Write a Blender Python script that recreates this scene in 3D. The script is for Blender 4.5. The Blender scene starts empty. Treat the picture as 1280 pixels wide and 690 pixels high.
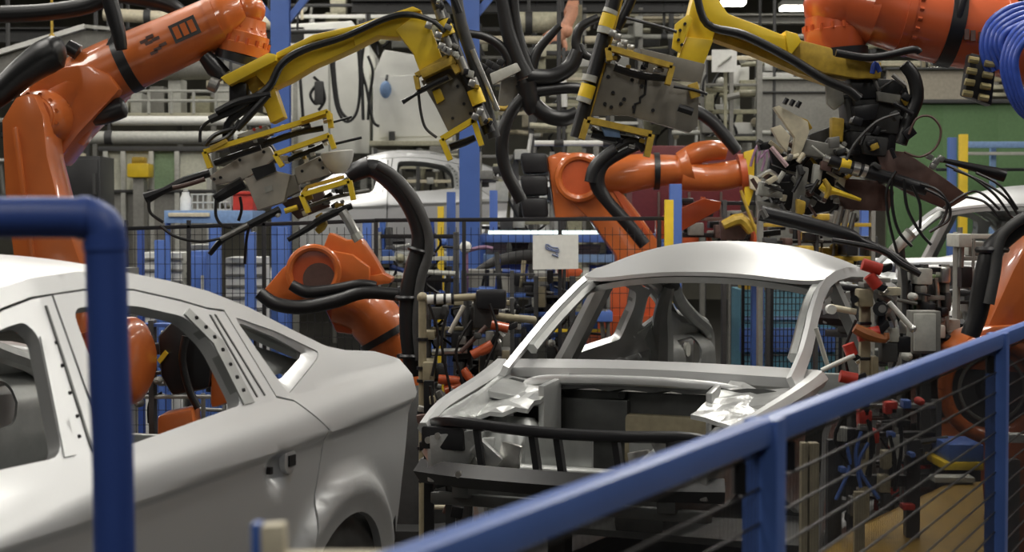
import bpy, bmesh, math, random
from mathutils import Vector as V, Matrix, geometry
C = bpy.context.scene.collection
SC = bpy.context.scene
PI = math.pi
# ------------------------------------------------------------------ camera
F = 2200.0                 # focal length in pixels of a 1280 x 690 frame
CAMZ = 1.8
PITCH = math.atan(70 / F)  # eye level lies 70 px above the middle of the frame
cam_d = bpy.data.cameras.new('camera'); cam = bpy.data.objects.new('camera', cam_d); C.objects.link(cam)
cam.location = (0, 0, CAMZ); cam.rotation_euler = (PI/2 - PITCH, 0, 0)
cam_d.sensor_width = 36; cam_d.lens = F / 1280 * 36
cam_d.clip_start = 0.05; cam_d.clip_end = 200
cam_d.dof.use_dof = True; cam_d.dof.focus_distance = 8.2; cam_d.dof.aperture_fstop = 5.0
SC.camera = cam
# ------------------------------------------------------------------ light and exposure
SC.view_settings.view_transform = 'Standard'; SC.view_settings.look = 'None'
SC.view_settings.gamma = 1; SC.view_settings.exposure = -0.12; SC.view_settings.use_curve_mapping = False
wd = bpy.data.worlds.new('hall_air'); SC.world = wd; wd.use_nodes = True
wd.node_tree.nodes['Background'].inputs[0].default_value = (.9, .95, .85, 1)
wd.node_tree.nodes['Background'].inputs[1].default_value = .1
LAMP_POWER = 136
LAMP_COL = (1.0, .965, .90)
LAMPS = [(-3, -1), (2.6, -1), (-9, 7), (-4.6, 7), (1.0, 7), (6, 7), (-9, 11), (-3.2, 11), (2.4, 10.4), (9, 11),  # first pair, behind the camera, is added to brighten fence rail and pipe
         (-9, 17), (-3, 17), (3, 17), (9, 17), (-9, 24), (-3, 24), (3.5, 24), (9, 24)]
LAMPZ = 6.6
CEILZ = 7.6
for lx, ly in LAMPS:
    ld = bpy.data.lights.new('lamp_light', 'AREA'); ld.shape = 'RECTANGLE'; ld.size = .5; ld.size_y = 4.2
    ld.energy = LAMP_POWER * (.9 if ly < 1 else 1); ld.color = LAMP_COL
    lo = bpy.data.objects.new('lamp_light', ld); lo.location = (lx, ly, LAMPZ - .06); C.objects.link(lo)

# ------------------------------------------------------------------ helpers
def P(px, py, Y):
    """point of the place seen at photo pixel (px, py), at distance Y in front of the camera"""
    u = (px - 640) / F; v = (345 - py) / F
    dy = math.cos(PITCH) + v * math.sin(PITCH); dz = -math.sin(PITCH) + v * math.cos(PITCH)
    t = Y / dy
    return V((u * t, Y, CAMZ + dz * t))
def S_(n, Y): return n * Y / F      # n pixels at distance Y, in metres

_m = {}
def mat(name, col, rough=.5, metal=0., noise=.12, scale=30., bump=0., emit=None, spec=.5, coat=0.):
    if name in _m: return _m[name]
    m = bpy.data.materials.new(name); m.use_nodes = True
    nt = m.node_tree; b = nt.nodes['Principled BSDF']
    b.inputs['Roughness'].default_value = rough; b.inputs['Metallic'].default_value = metal
    b.inputs['Specular IOR Level'].default_value = spec; b.inputs['Coat Weight'].default_value = coat
    tc = nt.nodes.new('ShaderNodeTexCoord'); n = nt.nodes.new('ShaderNodeTexNoise')
    n.inputs['Scale'].default_value = scale; n.inputs['Detail'].default_value = 4
    nt.links.new(tc.outputs['Object'], n.inputs['Vector'])
    r = nt.nodes.new('ShaderNodeValToRGB')
    r.color_ramp.elements[0].position = .3; r.color_ramp.elements[1].position = .7
    r.color_ramp.elements[0].color = tuple(max(0, c * (1 - noise)) for c in col) + (1,)
    r.color_ramp.elements[1].color = tuple(min(1, c * (1 + noise)) for c in col) + (1,)
    nt.links.new(n.outputs['Fac'], r.inputs['Fac']); nt.links.new(r.outputs['Color'], b.inputs['Base Color'])
    if bump:
        bp = nt.nodes.new('ShaderNodeBump'); bp.inputs['Strength'].default_value = bump; bp.inputs['Distance'].default_value = .01
        nt.links.new(n.outputs['Fac'], bp.inputs['Height']); nt.links.new(bp.outputs['Normal'], b.inputs['Normal'])
    if emit:
        b.inputs['Emission Color'].default_value = tuple(emit[:3]) + (1,); b.inputs['Emission Strength'].default_value = emit[3]
    _m[name] = m
    return m
ORANGE = mat('robot_orange', (.55, .135, .03), .32, noise=.10, scale=6, coat=.5)
RED_ORANGE = mat('robot_red_orange', (.50, .092, .028), .32, noise=.10, scale=6, coat=.5)
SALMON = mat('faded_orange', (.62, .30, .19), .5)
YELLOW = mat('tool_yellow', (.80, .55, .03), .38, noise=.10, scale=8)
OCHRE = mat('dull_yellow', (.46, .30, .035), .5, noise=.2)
BLUE = mat('fence_blue', (.075, .15, .44), .4, noise=.06, scale=5)
DBLUE = mat('pipe_blue', (.034, .075, .29), .45, noise=.06, scale=5)
PBLUE = mat('pale_blue', (.20, .32, .55), .5)
BLACK = mat('black_rubber', (.010, .010, .011), .38)
SBLACK = mat('black_paint', (.012, .012, .014), .36)
DGREY = mat('dark_grey', (.045, .045, .045), .55)
GREY = mat('machine_grey', (.20, .195, .175), .5)
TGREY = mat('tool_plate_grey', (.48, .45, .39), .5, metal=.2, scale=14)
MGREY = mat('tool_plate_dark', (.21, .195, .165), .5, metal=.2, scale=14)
LGREY = mat('light_grey', (.42, .42, .38), .5)
CREAM = mat('cream', (.60, .54, .40), .5)
WHITE = mat('white_paint', (.72, .72, .68), .5, noise=.05)
TAN = mat('fixture_tan', (.30, .26, .17), .5)
BROWN = mat('brown_panel', (.10, .055, .045), .5)
RED = mat('clamp_red', (.50, .04, .025), .45)
GREEN = mat('green_panel', (.085, .17, .065), .6, noise=.08)
PGREEN = mat('pale_green', (.36, .48, .24), .5)
STEEL = mat('bright_steel', (.62, .61, .58), .28, metal=.9)
DSTEEL = mat('dull_steel', (.26, .255, .24), .42, metal=.7)
BODY = mat('body_silver', (.68, .685, .685), .38, metal=.62, noise=.015, scale=3)
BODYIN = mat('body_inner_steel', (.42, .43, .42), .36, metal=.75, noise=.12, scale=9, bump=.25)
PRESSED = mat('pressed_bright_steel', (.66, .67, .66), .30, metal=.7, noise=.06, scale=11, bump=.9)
BODYDK = mat('body_shaded_steel', (.12, .123, .12), .38, metal=.6, noise=.2, scale=9, bump=.3)  # body steel with the shade of bulkhead and recesses put into the colour
GLOW = mat('lamp_tube', (1, 1, 1), emit=(1, .96, .86, 9))

class MB:
    def __init__(s): s.v = []; s.f = []
    def add(s, vs, fs):
        o = len(s.v); s.v += [V(a) for a in vs]; s.f += [tuple(i + o for i in f) for f in fs]; return s
    def box(s, c, d, R=None):
        c = V(c); x, y, z = d[0]/2, d[1]/2, d[2]/2
        vs = [V((a*x, b*y, e*z)) for a in (-1, 1) for b in (-1, 1) for e in (-1, 1)]
        if R is not None: vs = [R @ q for q in vs]
        return s.add([c + q for q in vs], [(0,1,3,2),(4,6,7,5),(0,4,5,1),(2,3,7,6),(0,2,6,4),(1,5,7,3)])
    def beam(s, a, b, w, h, up=(0,0,1)):
        a, b = V(a), V(b); d = b - a; L = d.length; d.normalize(); up = V(up)
        if abs(d.dot(up)) > .98: up = V((0,1,0))
        x = d.cross(up).normalized(); z = x.cross(d)
        return s.box((a+b)/2, (w, L, h), Matrix((x, d, z)).transposed())
    def prism(s, poly, t):
        """poly: points of one outline; t: extrusion vector"""
        t = V(t); poly = [V(q) for q in poly]; n = len(poly)
        tri = geometry.tessellate_polygon([poly])
        fs = [tuple(q) for q in tri] + [tuple(n + i for i in reversed(q)) for q in tri]
        fs += [(i, (i+1) % n, n + (i+1) % n, n + i) for i in range(n)]
        return s.add(poly + [q + t for q in poly], fs)
    def tube(s, pts, r, n=10, sm=0, closed=False, flat=1.0):
        pts = [V(q) for q in pts]
        rs = list(r) if isinstance(r, (list, tuple)) else [r] * len(pts)
        if sm:
            q, qr = [], []
            for i in range(len(pts) - 1):
                p0 = pts[max(i-1, 0)]; p1 = pts[i]; p2 = pts[i+1]; p3 = pts[min(i+2, len(pts)-1)]
                for k in range(sm):
                    t = k / sm
                    q.append(.5*((2*p1) + (p2-p0)*t + (2*p0-5*p1+4*p2-p3)*t*t + (3*p1-p0-3*p2+p3)*t**3))
                    qr.append(rs[i] + (rs[i+1]-rs[i])*t)
            q.append(pts[-1]); qr.append(rs[-1]); pts, rs = q, qr
        m = len(pts); u = None; vs = []; fs = []
        for i in range(m):
            d = (pts[min(i+1, m-1)] - pts[max(i-1, 0)])
            if d.length < 1e-9: d = V((0,0,1))
            d.normalize()
            if u is None:
                u = d.cross(V((0,0,1)))
                if u.length < .1: u = d.cross(V((0,1,0)))
            u = (u - d * u.dot(d)).normalized(); w = d.cross(u)
            for k in range(n):
                a = 2*PI*k/n; vs.append(pts[i] + (u*math.cos(a) + w*math.sin(a)*flat)*rs[i])
        for i in range(m-1):
            for k in range(n):
                fs.append((i*n+k, i*n+(k+1) % n, (i+1)*n+(k+1) % n, (i+1)*n+k))
        fs.append(tuple(reversed(range(n)))); fs.append(tuple((m-1)*n+k for k in range(n)))
        return s.add(vs, fs)
    def cyl(s, a, b, r, r2=None, n=16): return s.tube([a, b], [r, r if r2 is None else r2], n)
    def lathe(s, a, axis, prof, n=20):
        a = V(a); axis = V(axis).normalized()
        return s.tube([a + axis*t for t, r in prof], [r for t, r in prof], n)
    def ball(s, c, r, n=12, sc=(1,1,1)):
        c = V(c); vs = []; fs = []; m = n//2
        for i in range(m+1):
            p = PI*i/m
            for k in range(n):
                a = 2*PI*k/n; vs.append(c + V((math.sin(p)*math.cos(a)*sc[0], math.sin(p)*math.sin(a)*sc[1], math.cos(p)*sc[2]))*r)
        for i in range(m):
            for k in range(n): fs.append((i*n+k, (i+1)*n+k, (i+1)*n+(k+1) % n, i*n+(k+1) % n))
        return s.add(vs, fs)
    def ring(s, c, axis, R, r, n=24, k=8, a0=0, a1=2*PI):
        c = V(c); axis = V(axis).normalized(); u = axis.cross(V((0,0,1)))
        if u.length < .1: u = axis.cross(V((0,1,0)))
        u.normalize(); w = axis.cross(u)
        pts = [c + (u*math.cos(a0+(a1-a0)*i/n) + w*math.sin(a0+(a1-a0)*i/n))*R for i in range(n+1)]
        return s.tube(pts, r, k)
    def bolts(s, c, axis, R, r, h, n):
        c = V(c); axis = V(axis).normalized(); u = axis.cross(V((0,0,1)))
        if u.length < .1: u = axis.cross(V((0,1,0)))
        u.normalize(); w = axis.cross(u)
        for i in range(n):
            a = 2*PI*(i+.5)/n; q = c + (u*math.cos(a)+w*math.sin(a))*R
            s.cyl(q, q + axis*h, r, n=6)
        return s
def mesh_of(name, mb, m, off=V((0,0,0)), smooth=40, bevel=0):
    me = bpy.data.meshes.new(name)
    me.from_pydata([tuple(q - off) for q in mb.v], [], mb.f)
    bm = bmesh.new(); bm.from_mesh(me)
    bmesh.ops.recalc_face_normals(bm, faces=bm.faces[:])
    if bevel:
        es = [e for e in bm.edges if len(e.link_faces) == 2 and e.calc_face_angle(0) > .6]
        bmesh.ops.bevel(bm, geom=es, offset=bevel, segments=2, affect='EDGES', profile=.6, clamp_overlap=True)
    bm.to_mesh(me); bm.free()
    me.materials.append(m)
    if smooth:
        for q in me.polygons: q.use_smooth = True
        me.set_sharp_from_angle(angle=math.radians(smooth))
    return me
def tag(o, label, cat, group=None, kind=None):
    if label: o['label'] = label
    if cat: o['category'] = cat
    if group: o['group'] = group
    if kind: o['kind'] = kind
    return o
def thing(name, label, cat, loc, group=None, rotz=0):
    o = bpy.data.objects.new(name, None); C.objects.link(o); o.empty_display_size = .1
    o.location = loc; o.rotation_euler = (0, 0, rotz)
    return tag(o, label, cat, group)
def part(name, mb, m, root, label=None, bevel=0, smooth=40, local=False, kind=None):
    off = V((0,0,0))
    if not local:
        q = root
        while q is not None: off = off + V(q.location); q = q.parent
    o = bpy.data.objects.new(name, mesh_of(name, mb, m, off, smooth, bevel)); C.objects.link(o); o.parent = root
    if label: o['label'] = label
    if kind: o['kind'] = kind
    return o
def solo(name, mb, m, label=None, cat=None, group=None, bevel=0, smooth=40, kind=None):
    xs = [q.x for q in mb.v]; ys = [q.y for q in mb.v]; zs = [q.z for q in mb.v]
    off = V(((min(xs)+max(xs))/2, (min(ys)+max(ys))/2, min(zs)))
    o = bpy.data.objects.new(name, mesh_of(name, mb, m, off, smooth, bevel)); o.location = off; C.objects.link(o)
    return tag(o, label, cat, group, kind)
def copy_tree(o, parent=None):
    c = o.copy(); C.objects.link(c)
    if parent: c.parent = parent
    for ch in list(o.children): copy_tree(ch, c)
    return c
def poly_px(pts, Y): return [P(x, y, Y) for x, y in pts]
def line_px(pts, Y): return [P(q[0], q[1], q[2] if len(q) > 2 else Y) for q in pts]
def interp(tab, x):
    if x <= tab[0][0]: return tab[0][1]
    for (a, b), (c, d) in zip(tab, tab[1:]):
        if x <= c: return b + (d-b)*(x-a)/(c-a)
    return tab[-1][1]
def sstep(a, b, x):
    t = min(1, max(0, (x-a)/(b-a))); return t*t*(3-2*t)

# ------------------------------------------------------------------ the setting
def struct(name, mb, m, **k): return solo(name, mb, m, kind='structure', **k)
FLOORM = mat('hall_floor', (.034, .032, .028), .5, noise=.3, scale=2.5, bump=.1)
CEILM = mat('hall_roof', (.13, .13, .115), .8, noise=.2, scale=1.5)
WALLM = mat('hall_wall', (.26, .25, .205), .8, noise=.2, scale=1.2)
struct('floor', MB().box((0, 15, -.05), (44, 50, .1)), FLOORM)
struct('ceiling', MB().box((0, 15, CEILZ + .05), (44, 50, .1)), CEILM)
struct('wall_back', MB().box((0, 40.05, CEILZ/2), (44, .1, CEILZ)), WALLM)
struct('wall_left', MB().box((-22.05, 15, CEILZ/2), (.1, 50, CEILZ)), WALLM)
struct('wall_right', MB().box((22.05, 15, CEILZ/2), (.1, 50, CEILZ)), WALLM)
struct('wall_front', MB().box((0, -10.05, CEILZ/2), (44, .1, CEILZ)), FLOORM)
for i, (lx, ly) in enumerate(LAMPS):
    r = thing('ceiling_lamp', 'long fluorescent strip lamp hanging unseen under the dark hall roof', 'lamp', (lx, ly, LAMPZ), 'strip lamps under the roof')
    part('housing', MB().box((lx, ly, LAMPZ + .06), (.62, 4.4, .1)), LGREY, r)
    part('tube', MB().box((lx, ly, LAMPZ - .02), (.34, 4.2, .03)), GLOW, r)
    for dy in (-1.6, 1.6): part('hanger', MB().cyl((lx, ly+dy, LAMPZ+.1), (lx, ly+dy, CEILZ), .012, n=6), DGREY, r)
# ------------------------------------------------------------------ car bodies (local x runs to the tail, z up, width along y)
ZR = [(.40,1.03),(.62,1.14),(.9,1.30),(1.1,1.395),(1.25,1.445),(1.4,1.472),(1.63,1.485),(1.875,1.475),(2.085,1.445),(2.29,1.405),
      (2.495,1.345),(2.698,1.266),(2.92,1.187),(3.09,1.158),(3.345,1.137),(3.53,1.10)]
def zcrease(x): return .845 + .042*(x-.86)
def zbelt(x): return 1.0 + .035*(x-.94)
def half_width(x, z):
    w = .93 - .05*max(0, (x-2.7)/.85)**2 - .03*max(0, (.9-x)/.5)**2
    zc, zb = zcrease(x), zbelt(x)
    if z < zc:
        y = w - .020*sstep(0, .028, zc-z) - .035*((zc-z)/.5)**2
    elif z < zb:
        t = (z-zc)/(zb-zc); y = w - .010*t - .05*t*t
    else:
        y = w - .06 - .50*(z-zb)
    y -= .085*max(0, (1.4-x)/.8)*sstep(zc, zb+.02, z)
    r = math.hypot(x-2.87, z-.25)                    # flared rear wheel arch
    if z < .95: y += .046*sstep(.545, .465, r) - .016*sstep(.45, .40, r)
    return y
def inside(p, poly):
    x, y = p; c = False; n = len(poly)
    for i in range(n):
        x1, y1 = poly[i]; x2, y2 = poly[i-1]
        if (y1 > y) != (y2 > y) and x < (x2-x1)*(y-y1)/(y2-y1)+x1: c = not c
    return c
def dense(poly, st):
    out = []
    for i in range(len(poly)):
        a = poly[i]; b = poly[(i+1) % len(poly)]; L = math.hypot(b[0]-a[0], b[1]-a[1]); k = max(1, int(L/st))
        out += [(a[0]+(b[0]-a[0])*j/k, a[1]+(b[1]-a[1])*j/k) for j in range(k)]
    return out
def rounded(poly, rad, k=4):
    """cut every corner of an outline with a small arc"""
    out = []; n = len(poly)
    for i in range(n):
        p0, p, p1 = V(poly[i-1]), V(poly[i]), V(poly[(i+1) % n])
        a, b = p0-p, p1-p; r = min(rad, a.length*.45, b.length*.45)
        a = p + a.normalized()*r; b = p + b.normalized()*r
        for j in range(k+1):
            t = j/k; q = a*(1-t)**2 + p*2*t*(1-t) + b*t*t; out.append((q.x, q.y))
    return out
def panel(outer, holes, fn, s, t, step=.035, extra=()):
    loops = [dense(outer, step)] + [dense(h, step) for h in holes]
    pts = []; edges = []
    for lp in loops:
        o = len(pts); pts += lp; edges += [(o+i, o+(i+1) % len(lp)) for i in range(len(lp))]
    xs = [q[0] for q in loops[0]]; zs = [q[1] for q in loops[0]]
    def near(q): return any((q[0]-a[0])**2+(q[1]-a[1])**2 < (step*.45)**2 for a in pts[:len(edges)])
    x = min(xs)+step/2; g = []
    while x < max(xs):
        z = min(zs)+step/2
        while z < max(zs):
            q = (x, z)
            if inside(q, loops[0]) and not any(inside(q, h) for h in loops[1:]) and not near(q): g.append(q)
            z += step
        for fz in extra:
            q = (x, fz(x))
            if inside(q, loops[0]) and not any(inside(q, h) for h in loops[1:]) and not near(q): g.append(q)
        x += step
    co, _, fs, *_ = geometry.delaunay_2d_cdt([V(q) for q in pts+g], edges, [], 0, 1e-5)
    fs = [f for f in fs if inside(tuple(sum((co[i] for i in f), V((0,0)))/3), loops[0]) and not any(inside(tuple(sum((co[i] for i in f), V((0,0)))/3), h) for h in loops[1:])]
    mb = MB(); n = len(co); e = 1e-3
    A = []; B = []
    for q in co:
        x, z = q; y = fn(x, z); dx = (fn(x+e, z)-fn(x-e, z))/(2*e); dz = (fn(x, z+e)-fn(x, z-e))/(2*e)
        nn = V((-dx, 1, -dz)).normalized(); a = V((x, y, z)); b = a - nn*t
        A.append(V((a.x, s*a.y, a.z))); B.append(V((b.x, s*b.y, b.z)))
    cnt = {}
    for f in fs:
        for i in range(3):
            k = (f[i], f[(i+1) % 3]); cnt[k] = 1
    rim = [k for k in cnt if (k[1], k[0]) not in cnt]
    mb.add(A+B, [tuple(f) for f in fs] + [tuple(n+i for i in reversed(f)) for f in fs] + [(b, a, n+a, n+b) for a, b in rim])
    return mb
CREASES = (lambda x: zcrease(x)+.002, lambda x: zcrease(x)-.012, lambda x: zcrease(x)-.028, lambda x: zbelt(x))
ARCH = [(2.88+.37*math.cos(a), .25+.37*math.sin(a)) for a in [math.radians(q) for q in range(15, 176, 8)]]
SIDE_OUT = ZR + [(3.572,1.04),(3.557,.975),(3.50,.90),(3.455,.65),(3.44,.35)] + ARCH + [(2.49,.24),(.40,.24)]
DOOR_HOLE = [(.50,.34),(.50,1.02),(.68,1.115),(.9,1.245),(1.1,1.345),(1.25,1.40),(1.38,1.425),(1.63,1.437),(1.875,1.428),(2.1,1.388),(2.24,1.357),(2.335,1.345),
             (2.42,1.067),(2.512,1.046),(2.678,.931),(2.624,.758),(2.538,.547),(2.485,.34)]
QWIN = rounded([(2.372,1.322),(2.60,1.262),(2.835,1.178),(2.80,1.155),(2.497,1.062)], .03)
QIN = rounded([(2.395,1.303),(2.60,1.240),(2.745,1.178),(2.72,1.165),(2.512,1.104)], .03)
def poly_dist(x, z, poly):
    best = 9
    for i in range(len(poly)):
        a = V(poly[i-1]); b = V(poly[i]); p = V((x, z)); d = b-a
        t = min(1, max(0, (p-a).dot(d)/max(1e-9, d.length_squared))); best = min(best, (a+d*t-p).length)
    return best
FDOOR = [(.506,.35),(.506,1.015),(.685,1.108),(.903,1.238),(1.102,1.338),(1.252,1.393),(1.38,1.418),(1.468,1.424),(1.412,1.0),(1.395,.35)]
FWIN = rounded([(.74,1.01),(.79,1.11),(1.0,1.245),(1.20,1.345),(1.315,1.362),(1.345,1.322),(1.245,1.02)], .05)
RDOOR = [(1.478,1.425),(1.63,1.431),(1.875,1.422),(2.1,1.381),(2.24,1.350),(2.329,1.338),(2.414,1.061),(2.509,1.040),(2.671,.929),(2.617,.760),(2.531,.55),(2.478,.35),(1.405,.35),(1.422,1.0)]
RWIN = rounded([(1.535,1.385),(1.68,1.390),(1.86,1.378),(2.09,1.335),(2.175,1.25),(2.195,1.062),(1.49,1.015)], .04)
def dent(x, z):     # bowl behind the rear door handle
    return .034*sstep(1, .25, math.hypot((x-2.330)/.080, (z-.838)/.078))
def roof_z(x, y, dc=0):
    w = half_width(x, interp(ZR, x)); u = min(1, abs(y)/w)
    return interp(ZR, x) + (.085 + dc - .055*sstep(1.9, 2.5, x))*(1-u**2.4) - .055*sstep(1.55, 1.2, x)*(1-u**6)
def sheet(fn, xs, us, t, mb=None):
    """fn(x,u) -> point; closed sheet of thickness t downward"""
    mb = mb or MB(); nx, nu = len(xs), len(us)
    top = [fn(x, u) for x in xs for u in us]; bot = [q - V((0,0,t)) for q in top]; n = len(top); fs = []
    idx = lambda i, j: i*nu+j
    for i in range(nx-1):
        for j in range(nu-1):
            a = (idx(i,j), idx(i+1,j), idx(i+1,j+1), idx(i,j+1)); fs.append(a); fs.append(tuple(n+k for k in reversed(a)))
    for i in range(nx-1):
        for j in (0, nu-1): fs.append((idx(i,j), idx(i+1,j), n+idx(i+1,j), n+idx(i,j)))
    for j in range(nu-1):
        for i in (0, nx-1): fs.append((idx(i,j), idx(i,j+1), n+idx(i,j+1), n+idx(i,j)))
    return mb.add(top+bot, fs)
def frange(a, b, n): return [a+(b-a)*i/n for i in range(n+1)]
_cache = {}
def cpart(key, name, build, m, root, **k):
    """car part whose mesh is shared between the cars"""
    if key in _cache:
        o = bpy.data.objects.new(name, _cache[key]); C.objects.link(o); o.parent = root
        if k.get('label'): o['label'] = k['label']
        return o
    o = part(name, build(), m, root, local=True, **k); _cache[key] = o.data
    return o
def fpart(key, name, build, m, root, **k): return cpart(key, name, lambda: ft(build()), m, root, **k)
def holes_mb(pts, fn, s, r=.007):
    mb = MB()
    for x, z in pts:
        y = fn(x, z); mb.cyl((x, s*(y-.004), z), (x, s*(y+.0015), z), r, n=8)
    return mb
def ft(mb):
    for q in mb.v:
        t = min(1, max(0, (.5-q.x)/1.2))
        if t > 0: q.x = .5 + (q.x-.5)*.84; q.y *= 1-.07*t; q.z += .10*t
    return mb
def car(label, pose, doors, front=True):
    tx, ty, r, lift = pose
    root = thing('car_body', label, 'car', (tx, ty, lift), rotz=PI/2 - r)
    for s in (-1, 1):
        cpart(('side', s), 'side_panel', lambda: panel(SIDE_OUT, [DOOR_HOLE, QWIN], half_width, s, .03, extra=CREASES), BODY, root, smooth=50)
        cpart(('bp', s), 'middle_pillar', lambda: panel([(1.37,.25),(1.40,1.0),(1.44,1.44),(1.53,1.44),(1.50,1.0),(1.50,.25)], [], lambda x, z: half_width(x, z)-.045, s, .05), BODYIN, root)
        for q in (3.36, 3.405): cpart(('slot', s, q), 'vent_slot', lambda: MB().box((q, s*(half_width(q, .5)-.004), .50), (.022, .012, .13)), BLACK, root)
        cpart(('sill', s), 'sill', lambda: MB().box((1.45, s*.84, .27), (2.0, .12, .14)), BODYIN, root, bevel=.02)
        def gut():
            us = frange(0, 1, 5)
            def fn(x, u):
                z = interp(ZR, x); y = half_width(x, z)
                return V((x, s*(y-.075*u), z + .014*math.sin(u*PI*.8) - .03*u*u))
            return sheet(fn, frange(2.46, 3.53, 22), us, .012)
        cpart(('qf', s), 'quarter_window_frame', lambda: panel(QWIN, [QIN], lambda x, z: half_width(x, z) - .004 - .03*sstep(0, .06, poly_dist(x, z, QWIN)), s, .02, step=.02), BODY, root)
        cpart(('gut', s), 'tailgate_gutter', gut, BODY, root, smooth=60)
        cpart(('inq', s), 'inner_quarter', lambda: panel([(2.50,.30),(2.48,1.24),(2.72,1.18),(3.0,1.10),(3.45,1.05),(3.42,.45),(3.2,.42),(3.1,.55),(2.9,.63),(2.7,.55),(2.6,.3)],
              [rounded([(2.53,1.10),(2.72,1.12),(2.66,.99),(2.56,.98)], .03), rounded([(2.95,.98),(3.25,.99),(3.22,.83),(2.98,.80)], .04)],
              lambda x, z: half_width(x, max(z, 1.0))-.10-.10*sstep(1.05, .9, z), s, .012), BODYIN, root)
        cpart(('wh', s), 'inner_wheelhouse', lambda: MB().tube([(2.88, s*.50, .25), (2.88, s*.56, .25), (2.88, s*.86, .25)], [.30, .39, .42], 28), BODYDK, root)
        cpart(('cp', s), 'inner_pillar', lambda: MB().tube([(2.42, s*.61, 1.34), (2.46, s*.66, 1.2), (2.55, s*.70, 1.02), (2.58, s*.72, .6)], [.035, .05, .07, .08], 8, sm=4), BODYIN, root)
        cpart(('rd', s), 'roof_rail', lambda: MB().tube([(x, s*(half_width(x, interp(ZR, x))-.045), interp(ZR, x)-.045) for x in frange(.62, 2.5, 16)], .03, 6), BODYIN, root)
        cpart(('tg', s), 'tailgate_pillar', lambda: MB().tube([(2.47, s*.60, 1.345), (2.75, s*.66, 1.24), (3.1, s*.70, 1.13), (3.42, s*.72, 1.03), (3.47, s*.72, .9), (3.46, s*.70, .6)], .04, 8, sm=4), BODYIN, root)
        if (s, 'f') in doors:
            fd = cpart(('fd', s), 'front_door', lambda: panel(FDOOR, [FWIN], half_width, s, .045, extra=CREASES), BODY, root, smooth=50)
            cpart(('fdh', s), 'hinge_hole', lambda: holes_mb([(1.40,1.30),(1.385,1.24),(1.37,1.17),(1.36,1.11),(1.335,1.06)], half_width, s), BLACK, fd)['kind'] = 'stuff'
            for q in (.03,): cpart(('fdg', s, q), 'groove_shade', lambda: panel([(1.448-q,1.40),(1.456-q,1.40),(1.392-q,1.02),(1.384-q,1.02)], [], lambda x, z: half_width(x, z)+.004, s, .012), BODYDK, fd)  # raised strip; the shade of a pressed groove is put into its dark colour
            cpart(('fdr', s), 'window_channel', lambda: panel([(1.345,1.322),(1.385,1.330),(1.292,1.02),(1.245,1.02)], [], lambda x, z: half_width(x, z)+.006, s, .03), BODY, fd)
        if (s, 'r') in doors:
            f2 = lambda x, z: half_width(x, z) - dent(x, z)
            rd = cpart(('rdr', s), 'rear_door', lambda: panel(RDOOR, [RWIN], f2, s, .045, extra=CREASES + ((lambda x: .81), (lambda x: .86)), step=.03), BODY, root, smooth=50)
            cpart(('rdp', s), 'lock_plate', lambda: MB().lathe((2.412, s*.897, .862), (0, s, 0), [(0, .045), (.018, .042), (.02, .03)], 20), BODY, rd)
            cpart(('rdk', s), 'lock_hole', lambda: MB().box((2.415, s*.907, .862), (.045, .03, .035)).box((2.272, s*.905, .848), (.018, .03, .022)), BLACK, rd)
            cpart(('rdc', s), 'window_channel', lambda: panel([(2.085,1.345),(2.125,1.36),(2.235,1.255),(2.262,1.062),(2.195,1.062),(2.175,1.25)], [], lambda x, z: half_width(x, z)+.006, s, .03), BODYIN, rd)
            for q in (0, .05): cpart(('rdg', s, q), 'groove_shade', lambda: panel([(2.262-q*.6,1.335),(2.270-q*.6,1.333),(2.352-q,1.075),(2.344-q,1.075)], [], lambda x, z: half_width(x, z)+.003, s, .012), BODYDK, rd)  # raised dark strips, coloured as the shade in pressed grooves
            cpart(('rdx', s), 'channel_hole', lambda: holes_mb([(2.14,1.327),(2.17,1.297),(2.195,1.265),(2.21,1.225),(2.217,1.18),(2.222,1.14),(2.226,1.10)], lambda x, z: half_width(x, z)+.006, s, .009), BLACK, rd)['kind'] = 'stuff'
    dc = .045 if front else -.03
    cpart(('roof', dc), 'roof', lambda: sheet(lambda x, u: V((x - .07*(1-u*u)*sstep(1.6, 1.22, x) + .05*(1-u*u)*sstep(2.3, 2.5, x), u*half_width(x, interp(ZR, x)), roof_z(x, u*half_width(x, interp(ZR, x)), dc*sstep(1.2, 1.6, x)))), frange(1.22, 2.50, 28), frange(-1, 1, 24), .02), BODY, root, smooth=60)
    cpart('hdr', 'header_rail', lambda: sheet(lambda x, u: V((x - .07*(1-u*u), u*.64, 1.365+.075*(1-abs(u)**2.4) + .03*sstep(1.22, 1.36, x))), frange(1.22, 1.36, 3), frange(-1, 1, 14), .03), BODYIN, root)
    cpart('bow', 'roof_bow', lambda: MB().box((1.95, 0, 1.475), (.07, 1.25, .025)), BODYIN, root)
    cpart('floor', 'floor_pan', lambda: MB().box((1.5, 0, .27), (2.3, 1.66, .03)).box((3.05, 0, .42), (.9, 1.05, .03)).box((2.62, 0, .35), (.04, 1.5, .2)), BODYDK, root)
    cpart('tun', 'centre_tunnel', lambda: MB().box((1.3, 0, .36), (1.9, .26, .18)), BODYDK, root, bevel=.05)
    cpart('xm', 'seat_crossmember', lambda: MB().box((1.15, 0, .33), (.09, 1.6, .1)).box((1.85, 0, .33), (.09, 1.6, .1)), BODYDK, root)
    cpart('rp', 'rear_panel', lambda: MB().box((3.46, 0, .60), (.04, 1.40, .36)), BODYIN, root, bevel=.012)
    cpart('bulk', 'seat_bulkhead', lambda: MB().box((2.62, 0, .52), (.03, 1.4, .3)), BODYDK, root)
    cpart('dash', 'dash_crossbeam', lambda: MB().tube([(.78, -.74, .86), (.78, 0, .87), (.78, .74, .86)], .03, 10), DSTEEL, root)
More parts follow.
